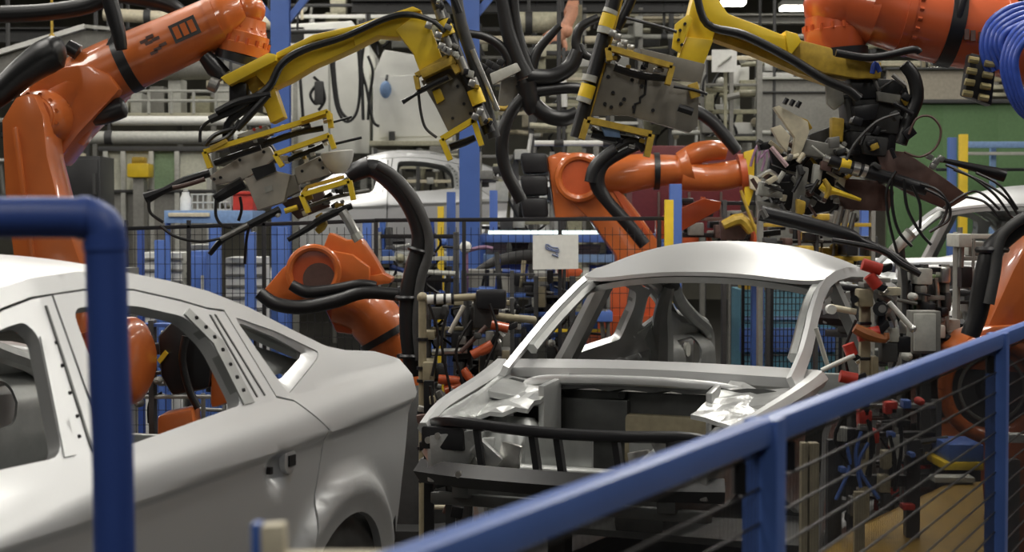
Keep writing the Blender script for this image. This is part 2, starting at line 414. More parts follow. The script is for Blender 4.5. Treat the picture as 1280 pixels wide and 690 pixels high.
    if front:
        bowx = lambda y, x0, k: x0 - k*(1-(y/.74)**2)
        fpart('cowl', 'cowl_panel', lambda: sheet(lambda x, u: V((bowx(u*.76, x, .10), u*.76, 1.005 + .022*(1-u*u) + (x-.56)*.35)), frange(.56, .66, 3), frange(-1, 1, 20), .045), BODY, root, smooth=60)
        fpart('cowlw', 'cowl_well', lambda: sheet(lambda x, u: V((bowx(u*.74, x, .10), u*.74, .955 + .02*math.sin(u*23)*.4)), frange(.40, .56, 3), frange(-1, 1, 20), .03), BODYDK, root)
        fpart('cowl2', 'bulkhead_rail', lambda: MB().tube([(.52, -.60, .88), (.40, -.45, .945), (.31, -.25, .965), (.29, 0, .97), (.29, .3, .965), (.33, .5, .955), (.42, .64, .915), (.46, .69, .86)], .024, 8, sm=4), BODY, root)
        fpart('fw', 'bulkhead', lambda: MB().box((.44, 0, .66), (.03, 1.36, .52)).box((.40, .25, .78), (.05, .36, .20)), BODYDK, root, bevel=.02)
        fpart('fwp', 'bulkhead_cover', lambda: MB().box((.40, -.12, .70), (.06, .42, .24)), TAN, root, bevel=.04)
        for k, (y, z, x, q) in enumerate(((.1, .90, .42, .018), (-.34, .9, .42, .018), (.42, .9, .42, .015), (-.02, .68, .37, .02))): fpart(('fwd', k), 'bulkhead_hole', lambda: MB().cyl((x, y, z), (x-.04, y, z), q), BLACK, root)
        for s in (-1, 1):
            fpart(('apron', s), 'apron_panel', lambda: MB().prism([(.52, s*.72, .40), (.52, s*.76, 1.0), (.10, s*.74, .90), (-.42, s*.73, .80), (-.72, s*.68, .72), (-.72, s*.68, .50), (-.4, s*.66, .46), (0, s*.66, .60)], (0, -s*.035, 0)), PRESSED, root, bevel=.008)
            fpart(('rail', s), 'apron_rail', lambda: MB().tube([(.56, s*.79, 1.01), (.2, s*.78, .93), (-.35, s*.76, .82), (-.72, s*.70, .73)], [.045, .036, .032, .028], 6, sm=3), BODY, root)
            fpart(('tow', s), 'strut_tower', lambda: MB().lathe((.08, s*.56, .52), (.05, 0, 1), [(0, .19), (.16, .17), (.24, .13), (.26, .11), (.26, .05), (.25, .04)], 18), BODYIN, root, smooth=30)
            fpart(('fac', s), 'tower_brace', lambda: MB().prism([(.46, s*.74, .98), (.44, s*.46, .94), (.22, s*.44, .86), (.12, s*.72, .90)], (0, 0, -.035)), PRESSED, root, bevel=.01)
            def crumple():
                rn = random.Random(7 + s)
                return sheet(lambda x, u: V((x, s*(.40 + .33*u), .99 - (.5-x)*.26 - .05*u + rn.uniform(-.011, .011))), frange(-.12, .48, 7), frange(0, 1, 5), .02)
            fpart(('crum', s), 'stamped_panel', crumple, PRESSED, root, smooth=0)
            fpart(('fold2', s), 'folded_plate', lambda: MB().prism([(.10, s*.40, .93), (.30, s*.38, .97), (.30, s*.38, .55), (.10, s*.40, .62)], (0, s*.03, 0)), PRESSED, root, bevel=.006)
            fpart(('lng', s), 'front_rail', lambda: MB().beam((.5, s*.45, .42), (-.74, s*.50, .50), .09, .12), BODYDK, root, bevel=.012)
            fpart(('lamp', s), 'lamp_support', lambda: MB().prism([(-.70, s*.40, .74), (-.74, s*.66, .70), (-.72, s*.66, .55), (-.68, s*.52, .53)], (.05, 0, 0)).prism([(-.50, s*.42, .70), (-.52, s*.60, .68), (-.5, s*.62, .54), (-.48, s*.45, .56)], (.06, .02, 0)), PRESSED, root, bevel=.006)
            for k, (x, y, z, dx, dy, dz, a) in enumerate(((-.66, .60, .62, .05, .12, .10, .5), (-.60, .50, .60, .06, .10, .14, -.4), (-.66, .40, .63, .04, .14, .08, .8), (-.56, .32, .62, .05, .10, .12, .2), (-.68, .66, .60, .05, .06, .12, -.6))):
                fpart(('fold', s, k), 'folded_bracket', lambda: MB().box((x, s*y, z), (dx, dy, dz), Matrix.Rotation(a*s, 3, 'X') @ Matrix.Rotation(a*.7, 3, 'Z')), (PRESSED, STEEL)[k % 2], root, bevel=.008)
        fpart('rub', 'radiator_beam', lambda: MB().tube([(-.60, -.74, .70), (-.68, -.60, .745), (-.76, -.3, .745), (-.78, 0, .745), (-.76, .3, .755), (-.72, .55, .765), (-.62, .70, .74), (-.55, .74, .70)], [.03, .026, .024, .024, .024, .026, .03, .034], 8, sm=4), SBLACK, root)
        for s in (-1, 1): fpart(('rub2', s), 'radiator_panel', lambda: MB().box((-.70, s*.60, .69), (.05, .22, .10)), SBLACK, root, bevel=.012)
        fpart('bump', 'bumper_beam', lambda: MB().tube([(-.66, -.74, .54), (-.76, -.45, .54), (-.80, 0, .54), (-.76, .45, .54), (-.66, .74, .54)], .052, 4, sm=4), SBLACK, root)
        fpart('low', 'lower_crossmember', lambda: MB().box((-.66, 0, .43), (.10, 1.34, .05)), BODYDK, root, bevel=.01)
        for y in (.42, .14, .02, -.26):
            part('radiator_strut', ft(MB().beam((-.73, y, .74), (-.73, y - .03, .56), .022 if y > .3 else .04, .03)), SBLACK, root, local=True)
        for q in ((-.70, .62, .70), (-.70, .67, .68), (-.77, .48, .55)):
            part('bolt_head', ft(MB().cyl(q, (q[0]-.035, q[1], q[2]), .015)), STEEL, root, local=True)
        for a, b in ((-.2, .55), (.1, .50)): part('cross_tube', ft(MB().cyl((a, -.5, b), (a, .5, b), .03)), BODYIN, root, local=True)
        for q, d in (((-.1, .25, .6), (.02, .34, .2)), ((.2, -.2, .62), (.02, .4, .22))): part('crumple_plate', ft(MB().box(q, d)), BODYIN, root, local=True)
    return root
carA = car('silver car body in front at left, tail towards the black fence, doors fitted', (-2.3725, 3.6303, .33885, .17), {(s, d) for s in (-1, 1) for d in 'fr'}, front=False)
carB = car('open silver car body without bonnet, standing behind the blue fence', (.43, 7.75, .44, .075), {(1, 'r')})
part('round_plug', MB().cyl((3.02, .72, .93), (3.02, .70, .93), .045), LGREY, carB, local=True)
def skid(root_pose, label, zt):
    tx, ty, r, lift = root_pose
    k = thing('body_skid', label, 'skid', (tx, ty, 0), rotz=PI/2 - r)
    for s in (-1, 1):
        part('runner', MB().box((1.5, s*.5, .10), (4.3, .10, .08)), DGREY, k, local=True)
        for x in (.6, 2.5): part('post', MB().box((x, s*.5, .14+zt/2-.02), (.09, .09, zt)), DGREY, k, local=True)
    for x in (-.5, .6, 2.5, 3.4): part('crossbar', MB().box((x, 0, .08), (.08, 1.0, .06)), DGREY, k, local=True)
    return k
skid((-2.3725, 3.6303, .33885, .17), 'dark carrier skid under the silver car body at left', .26)
skid((.43, 7.75, .44, .075), 'dark carrier skid under the open car body', .16)
# ------------------------------------------------------------------ foreground: blue pipe rail and blue safety fence
def tpx(pts, Y, n=12, sm=4, mb=None):
    """round body through photo pixels: (x, y, radius in pixels[, distance])"""
    mb = mb or MB()
    ps = [P(q[0], q[1], q[3] if len(q) > 3 else Y) for q in pts]; rs = [S_(q[2], q[3] if len(q) > 3 else Y) for q in pts]
    return mb.tube(ps, rs, n, sm=sm)
def slab(pts, Y, t, mb=None):
    """plate with the outline given in pixels, standing at distance Y and t metres thick (away from the camera)"""
    return (mb or MB()).prism(poly_px(pts, Y), (0, t, 0))
YP = 2.54
r = thing('pipe_rail', 'thick dark blue bent pipe rail close to the camera at left', 'rail', (P(140, 690, YP).x, YP, 0))
mb = MB().tube([P(-330, 274, YP), P(0, 272, YP), P(92, 272, YP), P(116, 274, YP), P(129, 285, YP), P(132, 310, YP), P(137, 480, YP), P(143, 690, YP), V((P(146, 720, YP).x, YP, 0))], .0298, 20, sm=5)
part('pipe', mb, DBLUE, r)
part('collar', MB().cyl(P(99, 272, YP), P(113, 273, YP), .0318, n=20), DBLUE, r)
part('collar', MB().cyl(P(131.5, 300, YP), P(132, 313, YP), .0318, n=20), DBLUE, r)
part('foot_plate', MB().box((P(146, 720, YP).x, YP, .006), (.16, .16, .012)), DBLUE, r)
# fence
def fx(Y): return .418 + (Y-2.9)*.451
def fence_pt(Y, z): return V((fx(Y), Y, z))
RZ = 1.452
FY = [.72, 2.9, 5.1, 7.3]
r = thing('safety_fence', 'long blue steel fence with black wire mesh running away at lower right', 'fence', (fx(2.9), 2.9, 0))
fd = V((.451, 1, 0)).normalized(); fn_ = V((fd.y, -fd.x, 0))
for Y in FY:
    b = fence_pt(Y, 0)
    part('post', MB().beam(b, b + V((0,0,RZ+.021)), .058, .058, up=fd), BLUE, r, bevel=.003)
    part('foot_plate', MB().box(b + V((0,0,.006)), (.15, .15, .012)), BLUE, r)
for a, b in zip(FY, FY[1:]):
    p, q = fence_pt(a, RZ), fence_pt(b, RZ)
    part('top_rail', MB().beam(p, q, .044, .046), BLUE, r, bevel=.014)
    part('bottom_rail', MB().beam(fence_pt(a, .15), fence_pt(b, .15), .03, .03), BLUE, r, bevel=.003)
    w = MB(); L = (q-p).length
    z = .2
    while z < RZ-.03: w.beam(fence_pt(a, z), fence_pt(b, z), .004, .004); z += .058
    part('horizontal_wire', w, SBLACK, r, smooth=0, kind='stuff')
    w = MB(); n = int(L/.021)
    for i in range(1, n):
        g = fence_pt(a + (b-a)*i/n, 0); w.beam(g + V((0,0,.15)), g + V((0,0,RZ)), .0022, .0022, up=fd)
    part('vertical_wire', w, SBLACK, r, smooth=0, kind='stuff')
    for t in (.06, .94):
        g = fence_pt(a+(b-a)*t, RZ-.06); part('mesh_clip', MB().box(g, (.02, .02, .05)), SBLACK, r)
YL = 1.9
r = thing('latch_bar', 'small cream latch block with blue edge at the bottom of the photo', 'latch', P(335, 690, YL))
part('block', MB().prism(poly_px([(325, 658), (355, 656), (357, 720), (326, 720)], YL), (0, .03, 0)), CREAM, r, bevel=.003)
part('edge', MB().prism(poly_px([(313, 656), (325, 655), (326, 720), (314, 720)], YL), (0, .03, 0)), BLUE, r, bevel=.002)
part('bar', MB().beam(P(357, 702, YL+.01), P(486, 702, YL+.01), .03, S_(24, YL)), CREAM, r, bevel=.003)
part('stub', MB().beam(P(340, 725, YL+.015), V((P(340, 725, YL).x, YL+.015, 0)), .02, .02), BLUE, r)

# ------------------------------------------------------------------ robots
def ringband(r, name, a, b, rad, m): part(name, MB().cyl(a, b, rad, n=24), m, r)
def bolts_part(r, c, ax, R, rr, h, n, m): part('bolt_circle', MB().bolts(c, ax, R, rr, h, n), m, r, kind='stuff')
FWD = V((0, -1, 0))
# robot 1: top left, carries the long yellow arm
Y1 = 8.0
r = thing('industrial_robot', 'orange robot at upper left holding the long yellow bracket', 'robot', (P(45, 320, Y1).x, Y1+.1, 0))
R1 = r
part('forearm', tpx([(66, 150, 50), (92, 120, 44), (120, 99, 39.5), (150, 83, 37.5), (172, 73, 36.5), (205, 58, 35), (236, 44, 34), (272, 28, 33)], Y1, 24), ORANGE, r)
part('forearm_casting', slab([(34, 104), (70, 84), (110, 80), (136, 92), (150, 112), (126, 138), (98, 168), (70, 206), (58, 204), (38, 150)], Y1-.15, .30), ORANGE, r, bevel=.055)
c = P(44, 146, Y1-.30)
part('elbow_joint', MB().lathe(c, (0, 1, 0), [(-.03, .09), (0, .11), (.06, .12), (.16, .13), (.2, .13)], 28), ORANGE, r)
part('elbow_cap', MB().lathe(c, (0, -1, 0), [(.02, .09), (.05, .08), (.055, .02)], 24), ORANGE, r)
bolts_part(r, c + V((0,-.0,0)), FWD, .10, .010, .02, 12, ORANGE)
part('link_arm', slab([(0, 150), (18, 120), (42, 114), (55, 145), (60, 195), (74, 250), (102, 330), (98, 420), (16, 420), (16, 330), (4, 240)], Y1-.44, .30), ORANGE, r, bevel=.035)
part('link_rib', slab([(14, 160), (21, 158), (44, 330), (37, 330)], Y1-.46, .05), ORANGE, r, bevel=.008)
part('pedestal', MB().lathe((P(48, 400, Y1).x, Y1, 0), (0, 0, 1), [(0, .48), (.06, .48), (.08, .36), (.55, .34), (.6, .4), (.95, .38), (1.0, .2)], 28), ORANGE, r)
part('forearm_flange', MB().cyl(P(266, 30.5, Y1), P(276, 26, Y1), S_(35, Y1), n=28), ORANGE, r)
part('wrist_neck', tpx([(272, 28, 34), (284, 21, 33), (296, 16, 28), (306, 12, 22)], Y1, 22), ORANGE, r)
part('wrist', MB().ball(P(312, 13, Y1), S_(20, Y1), 20), ORANGE, r)
wa, wb = P(314, 24, Y1), P(303, 70, Y1)
part('wrist_drum', MB().lathe(wa, wb-wa, [(0, S_(19, Y1)), (S_(12, Y1), S_(22, Y1)), (S_(18, Y1), S_(25, Y1)), (S_(19, Y1), S_(28, Y1)), (S_(32, Y1), S_(29, Y1)), (S_(33, Y1), S_(31, Y1)), (S_(46, Y1), S_(31, Y1))], 28), ORANGE, r)
bolts_part(r, wa + (wb-wa)*.55, wb-wa, S_(29, Y1), .010, .03, 14, RED_ORANGE)
bolts_part(r, wa + (wb-wa)*.26, wb-wa, S_(21, Y1), .009, .03, 10, RED_ORANGE)
part('tool_flange', MB().cyl(wb - V((0,0,.0)), P(300, 80, Y1), S_(33, Y1), n=28), SBLACK, r)
part('axis_drum', MB().lathe(P(120, 450, Y1), (1, -.25, 0), [(0, .2), (.18, .2), (.2, .19), (.24, .13)], 28), ORANGE, r)
part('axis_ring', MB().lathe(P(120, 450, Y1), (1, -.25, 0), [(.13, .203), (.16, .203)], 28), BLACK, r)
part('base_motor', slab([(196, 420), (214, 402), (250, 398), (268, 430), (262, 486), (214, 496), (200, 470)], Y1+.1, .25), SBLACK, r, bevel=.03)
part('motor_label', slab([(196, 450), (206, 438), (210, 442), (200, 455)], Y1+.08, .02), YELLOW, r)
part('base_arm', slab([(262, 462), (282, 448), (300, 500), (262, 512)], Y1+.12, .2), ORANGE, r, bevel=.03)
part('base_lug', slab([(196, 520), (240, 510), (246, 560), (196, 560)], Y1-.05, .2), ORANGE, r, bevel=.02)
part('base_hose', tpx([(232, 420, 5), (228, 450, 5), (236, 486, 5), (248, 510, 5)], Y1+.02, 10), BLACK, r)
d = (P(236, 45, Y1) - P(150, 84.5, Y1)).normalized()
q = P(159, 79, Y1)
part('arm_strap', MB().cyl(q - d*.025, q + d*.025, S_(38, Y1), n=28), BLACK, r)
part('strap_buckle', MB().box(q + V((-.03, -.075, .09)), (.06, .05, .08), Matrix.Rotation(.5, 3, 'Y')), DGREY, r, bevel=.006)
part('under_motor', tpx([(116, 148, 10), (126, 144, 13), (142, 138, 14), (154, 134, 13), (157, 133, 8)], Y1-.08, 14, 1), SBLACK, r)
part('wrist_motor', tpx([(256, 70, 9), (268, 84, 12), (280, 96, 11)], Y1-.05, 12, 1), SBLACK, r)
part('motor_can', tpx([(262, 104, 9), (272, 108, 9)], Y1-.1, 12, 1), DSTEEL, r)
part('elbow_hose', tpx([(-40, 146, 15), (0, 116, 16), (30, 90, 19), (56, 72, 22), (72, 64, 21), (80, 62, 12)], Y1-.36, 14), BLACK, r)
part('hose_socket', tpx([(84, 58, 9), (98, 66, 10)], Y1-.1, 12, 1), BLACK, r)
part('overhead_hose', tpx([(-60, 20, 11), (0, 18, 11), (60, 15, 11), (112, 6, 11), (150, -14, 11)], Y1-.1, 12), BLACK, r)
part('hanging_strap', tpx([(132, -20, 10), (140, 10, 10), (148, 40, 9), (152, 62, 7)], Y1-.3, 10), BLACK, r)
part('wrist_hose', tpx([(120, -12, 11), (180, -2, 11), (215, 8, 10), (236, 24, 8)], Y1+.22, 12), BLACK, r)
# plate with dark glyph blocks, lying along the forearm
ex = d; ez = V((0,-1,0)) ; ey = ex.cross(ez); ey = V((0,0,1)) - ex*ex.z; ey.normalize(); out = ex.cross(ey)
if out.y > 0: out = -out
Rm = Matrix((ex, ey, out)).transposed()
q = P(237, 43, Y1) + out*(S_(33.6, Y1))
q = q + V((0,0,.01))
plate = part('logo_plate', MB().box(q, (.125, .085, .006), Rm), DGREY, r, label='dark plate with three light blocks')
for k in (-1, 0, 1): part('glyph', MB().box(q + ex*.036*k + out*.004, (.026, .055, .004), Rm), ORANGE, plate)
for k, (t, u) in enumerate(((.35, .05), (.40, .03), (.44, .06), (.5, .035), (.47, -.02), (.55, -.01), (.41, -.03))):
    q2 = P(160 + 90*t, 80 - 42*t, Y1) + ey*u*.8; q2.y -= S_(36, Y1)*.93
    part('type_mark', MB().box(q2, (.035, .014, .012), Rm), BROWN, r)
# robot 1's yellow bracket
YB = 7.95
b = thing('yellow_bracket', 'long cranked yellow bracket bolted below the upper left robot wrist', 'bracket', P(300, 90, YB))
part('flange_plate', slab([(275, 97), (335, 66), (345, 68), (345, 76), (286, 107)], YB-.18, .36), YELLOW, b, bevel=.006)
part('main_beam', slab([(318, 92), (345, 68), (372, 55), (392, 45), (425, 35), (448, 33), (446, 58), (420, 70), (392, 82), (362, 100), (336, 112)], YB-.10, .18), YELLOW, b, bevel=.008)
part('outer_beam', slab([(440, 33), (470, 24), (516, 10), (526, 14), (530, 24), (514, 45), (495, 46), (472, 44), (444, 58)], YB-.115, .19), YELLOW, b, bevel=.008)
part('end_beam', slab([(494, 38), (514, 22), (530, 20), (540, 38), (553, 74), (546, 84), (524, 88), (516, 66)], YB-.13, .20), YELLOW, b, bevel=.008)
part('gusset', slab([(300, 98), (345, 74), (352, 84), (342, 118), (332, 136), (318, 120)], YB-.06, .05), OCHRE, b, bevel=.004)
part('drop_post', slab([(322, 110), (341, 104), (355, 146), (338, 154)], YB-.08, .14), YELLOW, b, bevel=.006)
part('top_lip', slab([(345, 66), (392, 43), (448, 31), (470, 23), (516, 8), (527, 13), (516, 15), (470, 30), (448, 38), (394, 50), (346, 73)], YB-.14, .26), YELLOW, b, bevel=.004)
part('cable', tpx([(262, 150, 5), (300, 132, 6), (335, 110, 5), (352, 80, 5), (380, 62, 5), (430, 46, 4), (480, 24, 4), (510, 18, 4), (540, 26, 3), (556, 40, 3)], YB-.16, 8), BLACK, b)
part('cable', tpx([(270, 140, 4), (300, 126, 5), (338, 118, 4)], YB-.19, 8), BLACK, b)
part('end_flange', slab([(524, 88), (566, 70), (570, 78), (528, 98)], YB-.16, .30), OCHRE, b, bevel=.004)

# robot 2: low in the middle, behind the silver car's tail
Y2 = 10.2
r = thing('industrial_robot', 'orange robot low behind the tail of the silver car at left', 'robot', (P(470, 420, Y2).x, Y2, 0))
part('elbow_housing', slab([(330, 362), (352, 336), (376, 318), (408, 312), (440, 318), (462, 334), (462, 356), (430, 368), (372, 376), (336, 376)], Y2-.12, .34), ORANGE, r, bevel=.05)
c = P(392, 340, Y2-.20)
part('joint_rim', MB().ring(c, FWD, S_(30, Y2), S_(4.5, Y2), 32, 8), ORANGE, r)
part('joint_face', MB().cyl(c + V((0, .01, 0)), c + V((0, .12, 0)), S_(29, Y2), n=28), RED_ORANGE, r)  # recess shade painted in: darker orange face, brown disc within the rim
part('joint_bore', MB().cyl(c + V((.03, .005, -.04)), c + V((.03, .1, -.04)), S_(20, Y2), n=24), BROWN, r)
part('neck', slab([(402, 314), (411, 290), (432, 300), (452, 298), (468, 322), (482, 346), (470, 352), (440, 350)], Y2-.05, .2), ORANGE, r, bevel=.02)
part('neck_lip', slab([(446, 348), (478, 342), (490, 348), (488, 354), (450, 360)], Y2-.1, .26), ORANGE, r, bevel=.008)
part('lower_arm', tpx([(418, 380, 24), (452, 386, 32), (470, 402, 34), (492, 434, 30), (508, 466, 26), (520, 500, 24)], Y2, 20), ORANGE, r)
part('arm_stub', slab([(396, 366), (446, 360), (452, 420), (420, 416)], Y2-.05, .2), RED_ORANGE, r, bevel=.02)
part('pedestal', MB().lathe((P(520, 480, Y2).x, Y2, 0), (0, 0, 1), [(0, .42), (.06, .42), (.08, .3), (.5, .28), (.75, .2), (.85, .12)], 24), DGREY, r)  # dark grey in place of robot orange, the area's darkness put into the colour
dq = (P(508, 466, Y2) - P(470, 402, Y2)).normalized(); q = P(482, 420, Y2)
part('arm_strap', MB().cyl(q - dq*.02, q + dq*.02, S_(35, Y2), n=24), BLACK, r)
part('elbow_hose', tpx([(324, 366, 8), (345, 380, 9), (380, 384, 9), (420, 376, 9), (455, 366, 8), (505, 369, 8)], Y2-.3, 12), BLACK, r)
part('elbow_hose', tpx([(364, 356, 7), (384, 365, 8), (415, 362, 7), (450, 356, 7), (470, 358, 6)], Y2-.26, 12), BLACK, r)
part('riser_hose', tpx([(454, 210, 10), (470, 212, 12), (492, 228, 13), (512, 252, 13), (525, 282, 13), (527, 306, 13), (518, 340, 13), (512, 372, 13), (513, 420, 13), (518, 470, 12)], Y2-.4, 12), BLACK, r)
part('riser_hose', tpx([(472, 206, 6), (494, 220, 6), (518, 250, 6), (534, 285, 6), (536, 316, 6), (526, 350, 6), (521, 400, 6), (524, 450, 6)], Y2-.46, 10), DGREY, r)
part('hose_clip', MB().ring(P(527, 314, Y2-.4), (P(518,340,Y2)-P(527,306,Y2)), S_(15, Y2), S_(3, Y2), 20, 6), SBLACK, r)
part('hose_clip', MB().ring(P(512, 372, Y2-.4), (0, 0, 1), S_(15, Y2), S_(3, Y2), 20, 6), SBLACK, r)
part('hose_clip', MB().ring(P(514, 445, Y2-.4), (0, 0, 1), S_(15, Y2), S_(3, Y2), 20, 6), SBLACK, r)
part('hose_boot', tpx([(436, 222, 9), (446, 214, 12), (462, 208, 13)], Y2-.4, 12, 2), SBLACK, r)
# robot 3: centre, behind the fence
Y3 = 13.2
r = thing('industrial_robot', 'orange robot in the centre behind the open car, arm level', 'robot', (P(800, 400, Y3).x, Y3, 0))
part('counterweight', slab([(684, 196), (700, 190), (738, 194), (742, 270), (694, 274)], Y3-.14, .36), ORANGE, r, bevel=.02)
for k, y in enumerate((191, 219, 247)):
    part('motor_block', slab([(650, y), (684, y), (686, y+25), (654, y+26)], Y3-.18, .34), SBLACK, r, bevel=.03)
c = P(724, 222, Y3-.2)
part('shoulder_ring', MB().ring(c, FWD, S_(26, Y3), S_(5, Y3), 32, 8), ORANGE, r)
part('shoulder_face', MB().cyl(c, c + V((0, .1, 0)), S_(25, Y3), n=28), RED_ORANGE, r)
part('link_arm', slab([(700, 208), (712, 190), (742, 192), (758, 214), (800, 268), (822, 300), (826, 410), (772, 410), (770, 320), (740, 278), (706, 246)], Y3-.16, .3), ORANGE, r, bevel=.04)
part('link_recess', slab([(760, 228), (772, 236), (812, 292), (800, 296)], Y3-.175, .03), RED_ORANGE, r, bevel=.006)
part('forearm', tpx([(752, 220, 22), (775, 219, 24), (800, 215, 23), (826, 213, 20), (846, 212, 18), (852, 211, 20), (862, 208, 24)], Y3-.1, 22), ORANGE, r)
part('wrist_upper', tpx([(850, 202, 12), (870, 192, 14), (892, 188, 13), (908, 190, 10)], Y3-.1, 18), ORANGE, r)
part('wrist_body', tpx([(852, 220, 18), (880, 222, 17), (905, 220, 18), (924, 216, 17), (929, 215, 14)], Y3-.1, 20), ORANGE, r)
part('wrist_flange', MB().cyl(P(924, 217, Y3-.1), P(932, 216, Y3-.1), S_(24, Y3), n=24), RED_ORANGE, r)
part('arm_strap', MB().cyl(P(817, 214, Y3-.1), P(824, 214, Y3-.1), S_(23, Y3), n=24), BLACK, r)
part('arm_hose', tpx([(800, 180, 7), (775, 190, 9), (752, 205, 10), (746, 228, 10), (758, 250, 8), (785, 280, 8), (806, 306, 8)], Y3-.38, 12), BLACK, r)
part('arm_hose', tpx([(790, 176, 6), (766, 188, 7), (744, 208, 8), (738, 228, 8)], Y3-.42, 12), BLACK, r)
part('wrist_hose', tpx([(846, 134, 7), (868, 138, 8), (890, 152, 8), (908, 172, 8), (922, 190, 7)], Y3-.3, 12), BLACK, r)
part('pedestal', MB().lathe((P(800, 420, Y3).x, Y3, 0), (0, 0, 1), [(0, .5), (.08, .5), (.1, .38), (.8, .36), (.9, .42), (1.1, .40)], 24), RED_ORANGE, r)
part('base_block', slab([(762, 350), (824, 346), (826, 420), (764, 420)], Y3-.3, .5), RED_ORANGE, r, bevel=.03)
part('underarm_duct', slab([(820, 274), (880, 248), (902, 252), (900, 262), (836, 298), (820, 300)], Y3+.2, .12), RED_ORANGE, r, bevel=.01)
# robot 4: upper right
Y4 = 8.6
r = thing('industrial_robot', 'red orange robot arm at upper right holding the cranked yellow beam', 'robot', (3.4, 9.3, 0))
part('forearm', tpx([(1086, 4, 46), (1110, 14, 46), (1145, 25, 47), (1190, 35, 48), (1250, 46, 48), (1340, 76, 52)], Y4, 24), RED_ORANGE, r)
part('wrist_ball', MB().ball(P(1046, 6, Y4), S_(42, Y4), 20), RED_ORANGE, r)
part('wrist_neck', tpx([(1040, 2, 40), (1070, 8, 44), (1092, 14, 46)], Y4, 20), RED_ORANGE, r)
da = P(1110, 24, Y4) - P(1070, 8, Y4)
for px, py, rr in ((1130, 20.5, 49), (1252, 46, 49)):
    q = P(px, py, Y4); dn = V((.97, 0, -.2)).normalized()
    part('arm_flange', MB().cyl(q - dn*.02, q + dn*.02, S_(rr, Y4), n=28), RED_ORANGE, r)
bolts_part(r, P(1138, 22, Y4), V((.97, 0, -.2)), S_(46.5, Y4), .011, .02, 24, RED_ORANGE)
q = P(1186, 34, Y4); dn = V((.97, 0, -.2)).normalized()
part('arm_strap', MB().cyl(q - dn*.035, q + dn*.035, S_(50.5, Y4), n=28), BLACK, r)
part('strap_fold', MB().box(q + V((.02, -.17, .09)), (.03, .05, .16), Matrix.Rotation(.3, 3, 'Y')), SBLACK, r, bevel=.006)
for dx in (0, 8, 18):
    part('type_mark', MB().box(P(1208+dx, 43+dx*.2, Y4-.187), (.022, .02, .05)), BROWN, r)
wa, wb = P(1040, 20, Y4), P(1044, 62, Y4)
part('wrist_drum', MB().lathe(wa, wb-wa, [(0, S_(34, Y4)), (S_(16, Y4), S_(35, Y4)), (S_(17, Y4), S_(37, Y4)), (S_(38, Y4), S_(37, Y4)), (S_(42, Y4), S_(36, Y4))], 28), RED_ORANGE, r)
bolts_part(r, P(1041, 30, Y4), wb-wa, S_(36, Y4), .010, .03, 16, RED_ORANGE)
part('tool_flange', MB().cyl(P(1044, 62, Y4), P(1045, 72, Y4), S_(40, Y4), n=28), SBLACK, r)
part('upper_motor', slab([(1096, -30), (1230, -30), (1236, 8), (1110, 2)], Y4+.05, .25), RED_ORANGE, r, bevel=.05)
part('shoulder_arm', MB().beam(P(1330, 78, Y4), V((3.4, 9.3, .9)), .3, .36), RED_ORANGE, r, bevel=.05)
part('pedestal', MB().lathe((3.4, 9.3, 0), (0, 0, 1), [(0, .45), (.07, .45), (.1, .34), (.7, .32), (.75, .4), (1.0, .38)], 24), RED_ORANGE, r)
part('flange_cable_arm', tpx([(1045, 66, 5), (1090, 72, 5), (1140, 62, 5), (1150, 66, 4)], Y4-.25, 10), BLACK, r)
# blue hose bundle on the right
r2 = thing('hose_bundle', 'bundle of bright blue hoses with brass couplings at right edge', 'hoses', P(1270, 90, Y4-.5))
HB = mat('hose_blue', (.03, .07, .36), .35)
for k in range(5):
    part('blue_hose', tpx([(1236+k*7, 92-k*3, 4.5), (1228+k*6, 60, 4.5), (1236+k*5, 30+k*3, 4.5), (1262+k*4, 10+k*5, 4.5), (1300, 2+k*5, 4.5)], Y4-.5-.02*k, 10), HB, r2)
for k in range(4):
    part('blue_hose', tpx([(1300, 20+k*5, 4.5), (1268+k*4, 40+k*4, 4.5), (1254+k*5, 76, 4.5), (1260+k*5, 112, 4.5), (1276+k*3, 140-k*2, 4.5), (1300, 155-k*3, 4.5)], Y4-.62-.02*k, 10), HB, r2)
part('manifold', slab([(1214, 66), (1246, 74), (1240, 132), (1206, 118)], Y4-.5, .1), SBLACK, r2, bevel=.008)
BRASS = mat('brass_fitting', (.50, .42, .20), .35, metal=.7)
for i in range(4):
    for j in range(2):
        x, y = 1216+j*20-i*2.5, 74+i*14+j*5
        part('coupling', MB().cyl(P(x-5, y, Y4-.53), P(x+7, y+2, Y4-.53), S_(4, Y4), n=8), BRASS, r2)
# robot 5: lower right behind the fence
Y5 = 8.2
r = thing('industrial_robot', 'orange robot base at right edge behind the blue fence', 'robot', (P(1262, 480, Y5).x, Y5, 0))
part('link_arm', slab([(1290, 292), (1266, 336), (1236, 402), (1226, 430), (1320, 440), (1340, 292)], Y5-.1, .3), ORANGE, r, bevel=.04)
part('link_shoulder', slab([(1196, 436), (1214, 418), (1240, 408), (1330, 402), (1330, 470), (1200, 462)], Y5-.14, .34), ORANGE, r, bevel=.05)
c = P(1240, 486, Y5-.16)
part('turntable_ring', MB().ring(c, FWD, S_(58, Y5), S_(9, Y5), 40, 10), ORANGE, r)
part('joint_face', MB().cyl(c + V((0, .03, 0)), c + V((0, .22, 0)), S_(54, Y5), n=32), DGREY, r)
part('inner_ring', MB().ring(c, FWD, S_(40, Y5), S_(2.5, Y5), 32, 6), GREY, r)
part('joint_hub', MB().lathe(c, FWD, [(-.03, .07), (.02, .06), (.03, .02)], 16), SBLACK, r)
part('pedestal', MB().lathe((P(1262, 480, Y5).x, Y5+.1, 0), (0, 0, 1), [(0, .42), (.06, .42), (.08, .3), (.55, .3), (.7, .34), (.85, .30)], 24), ORANGE, r)
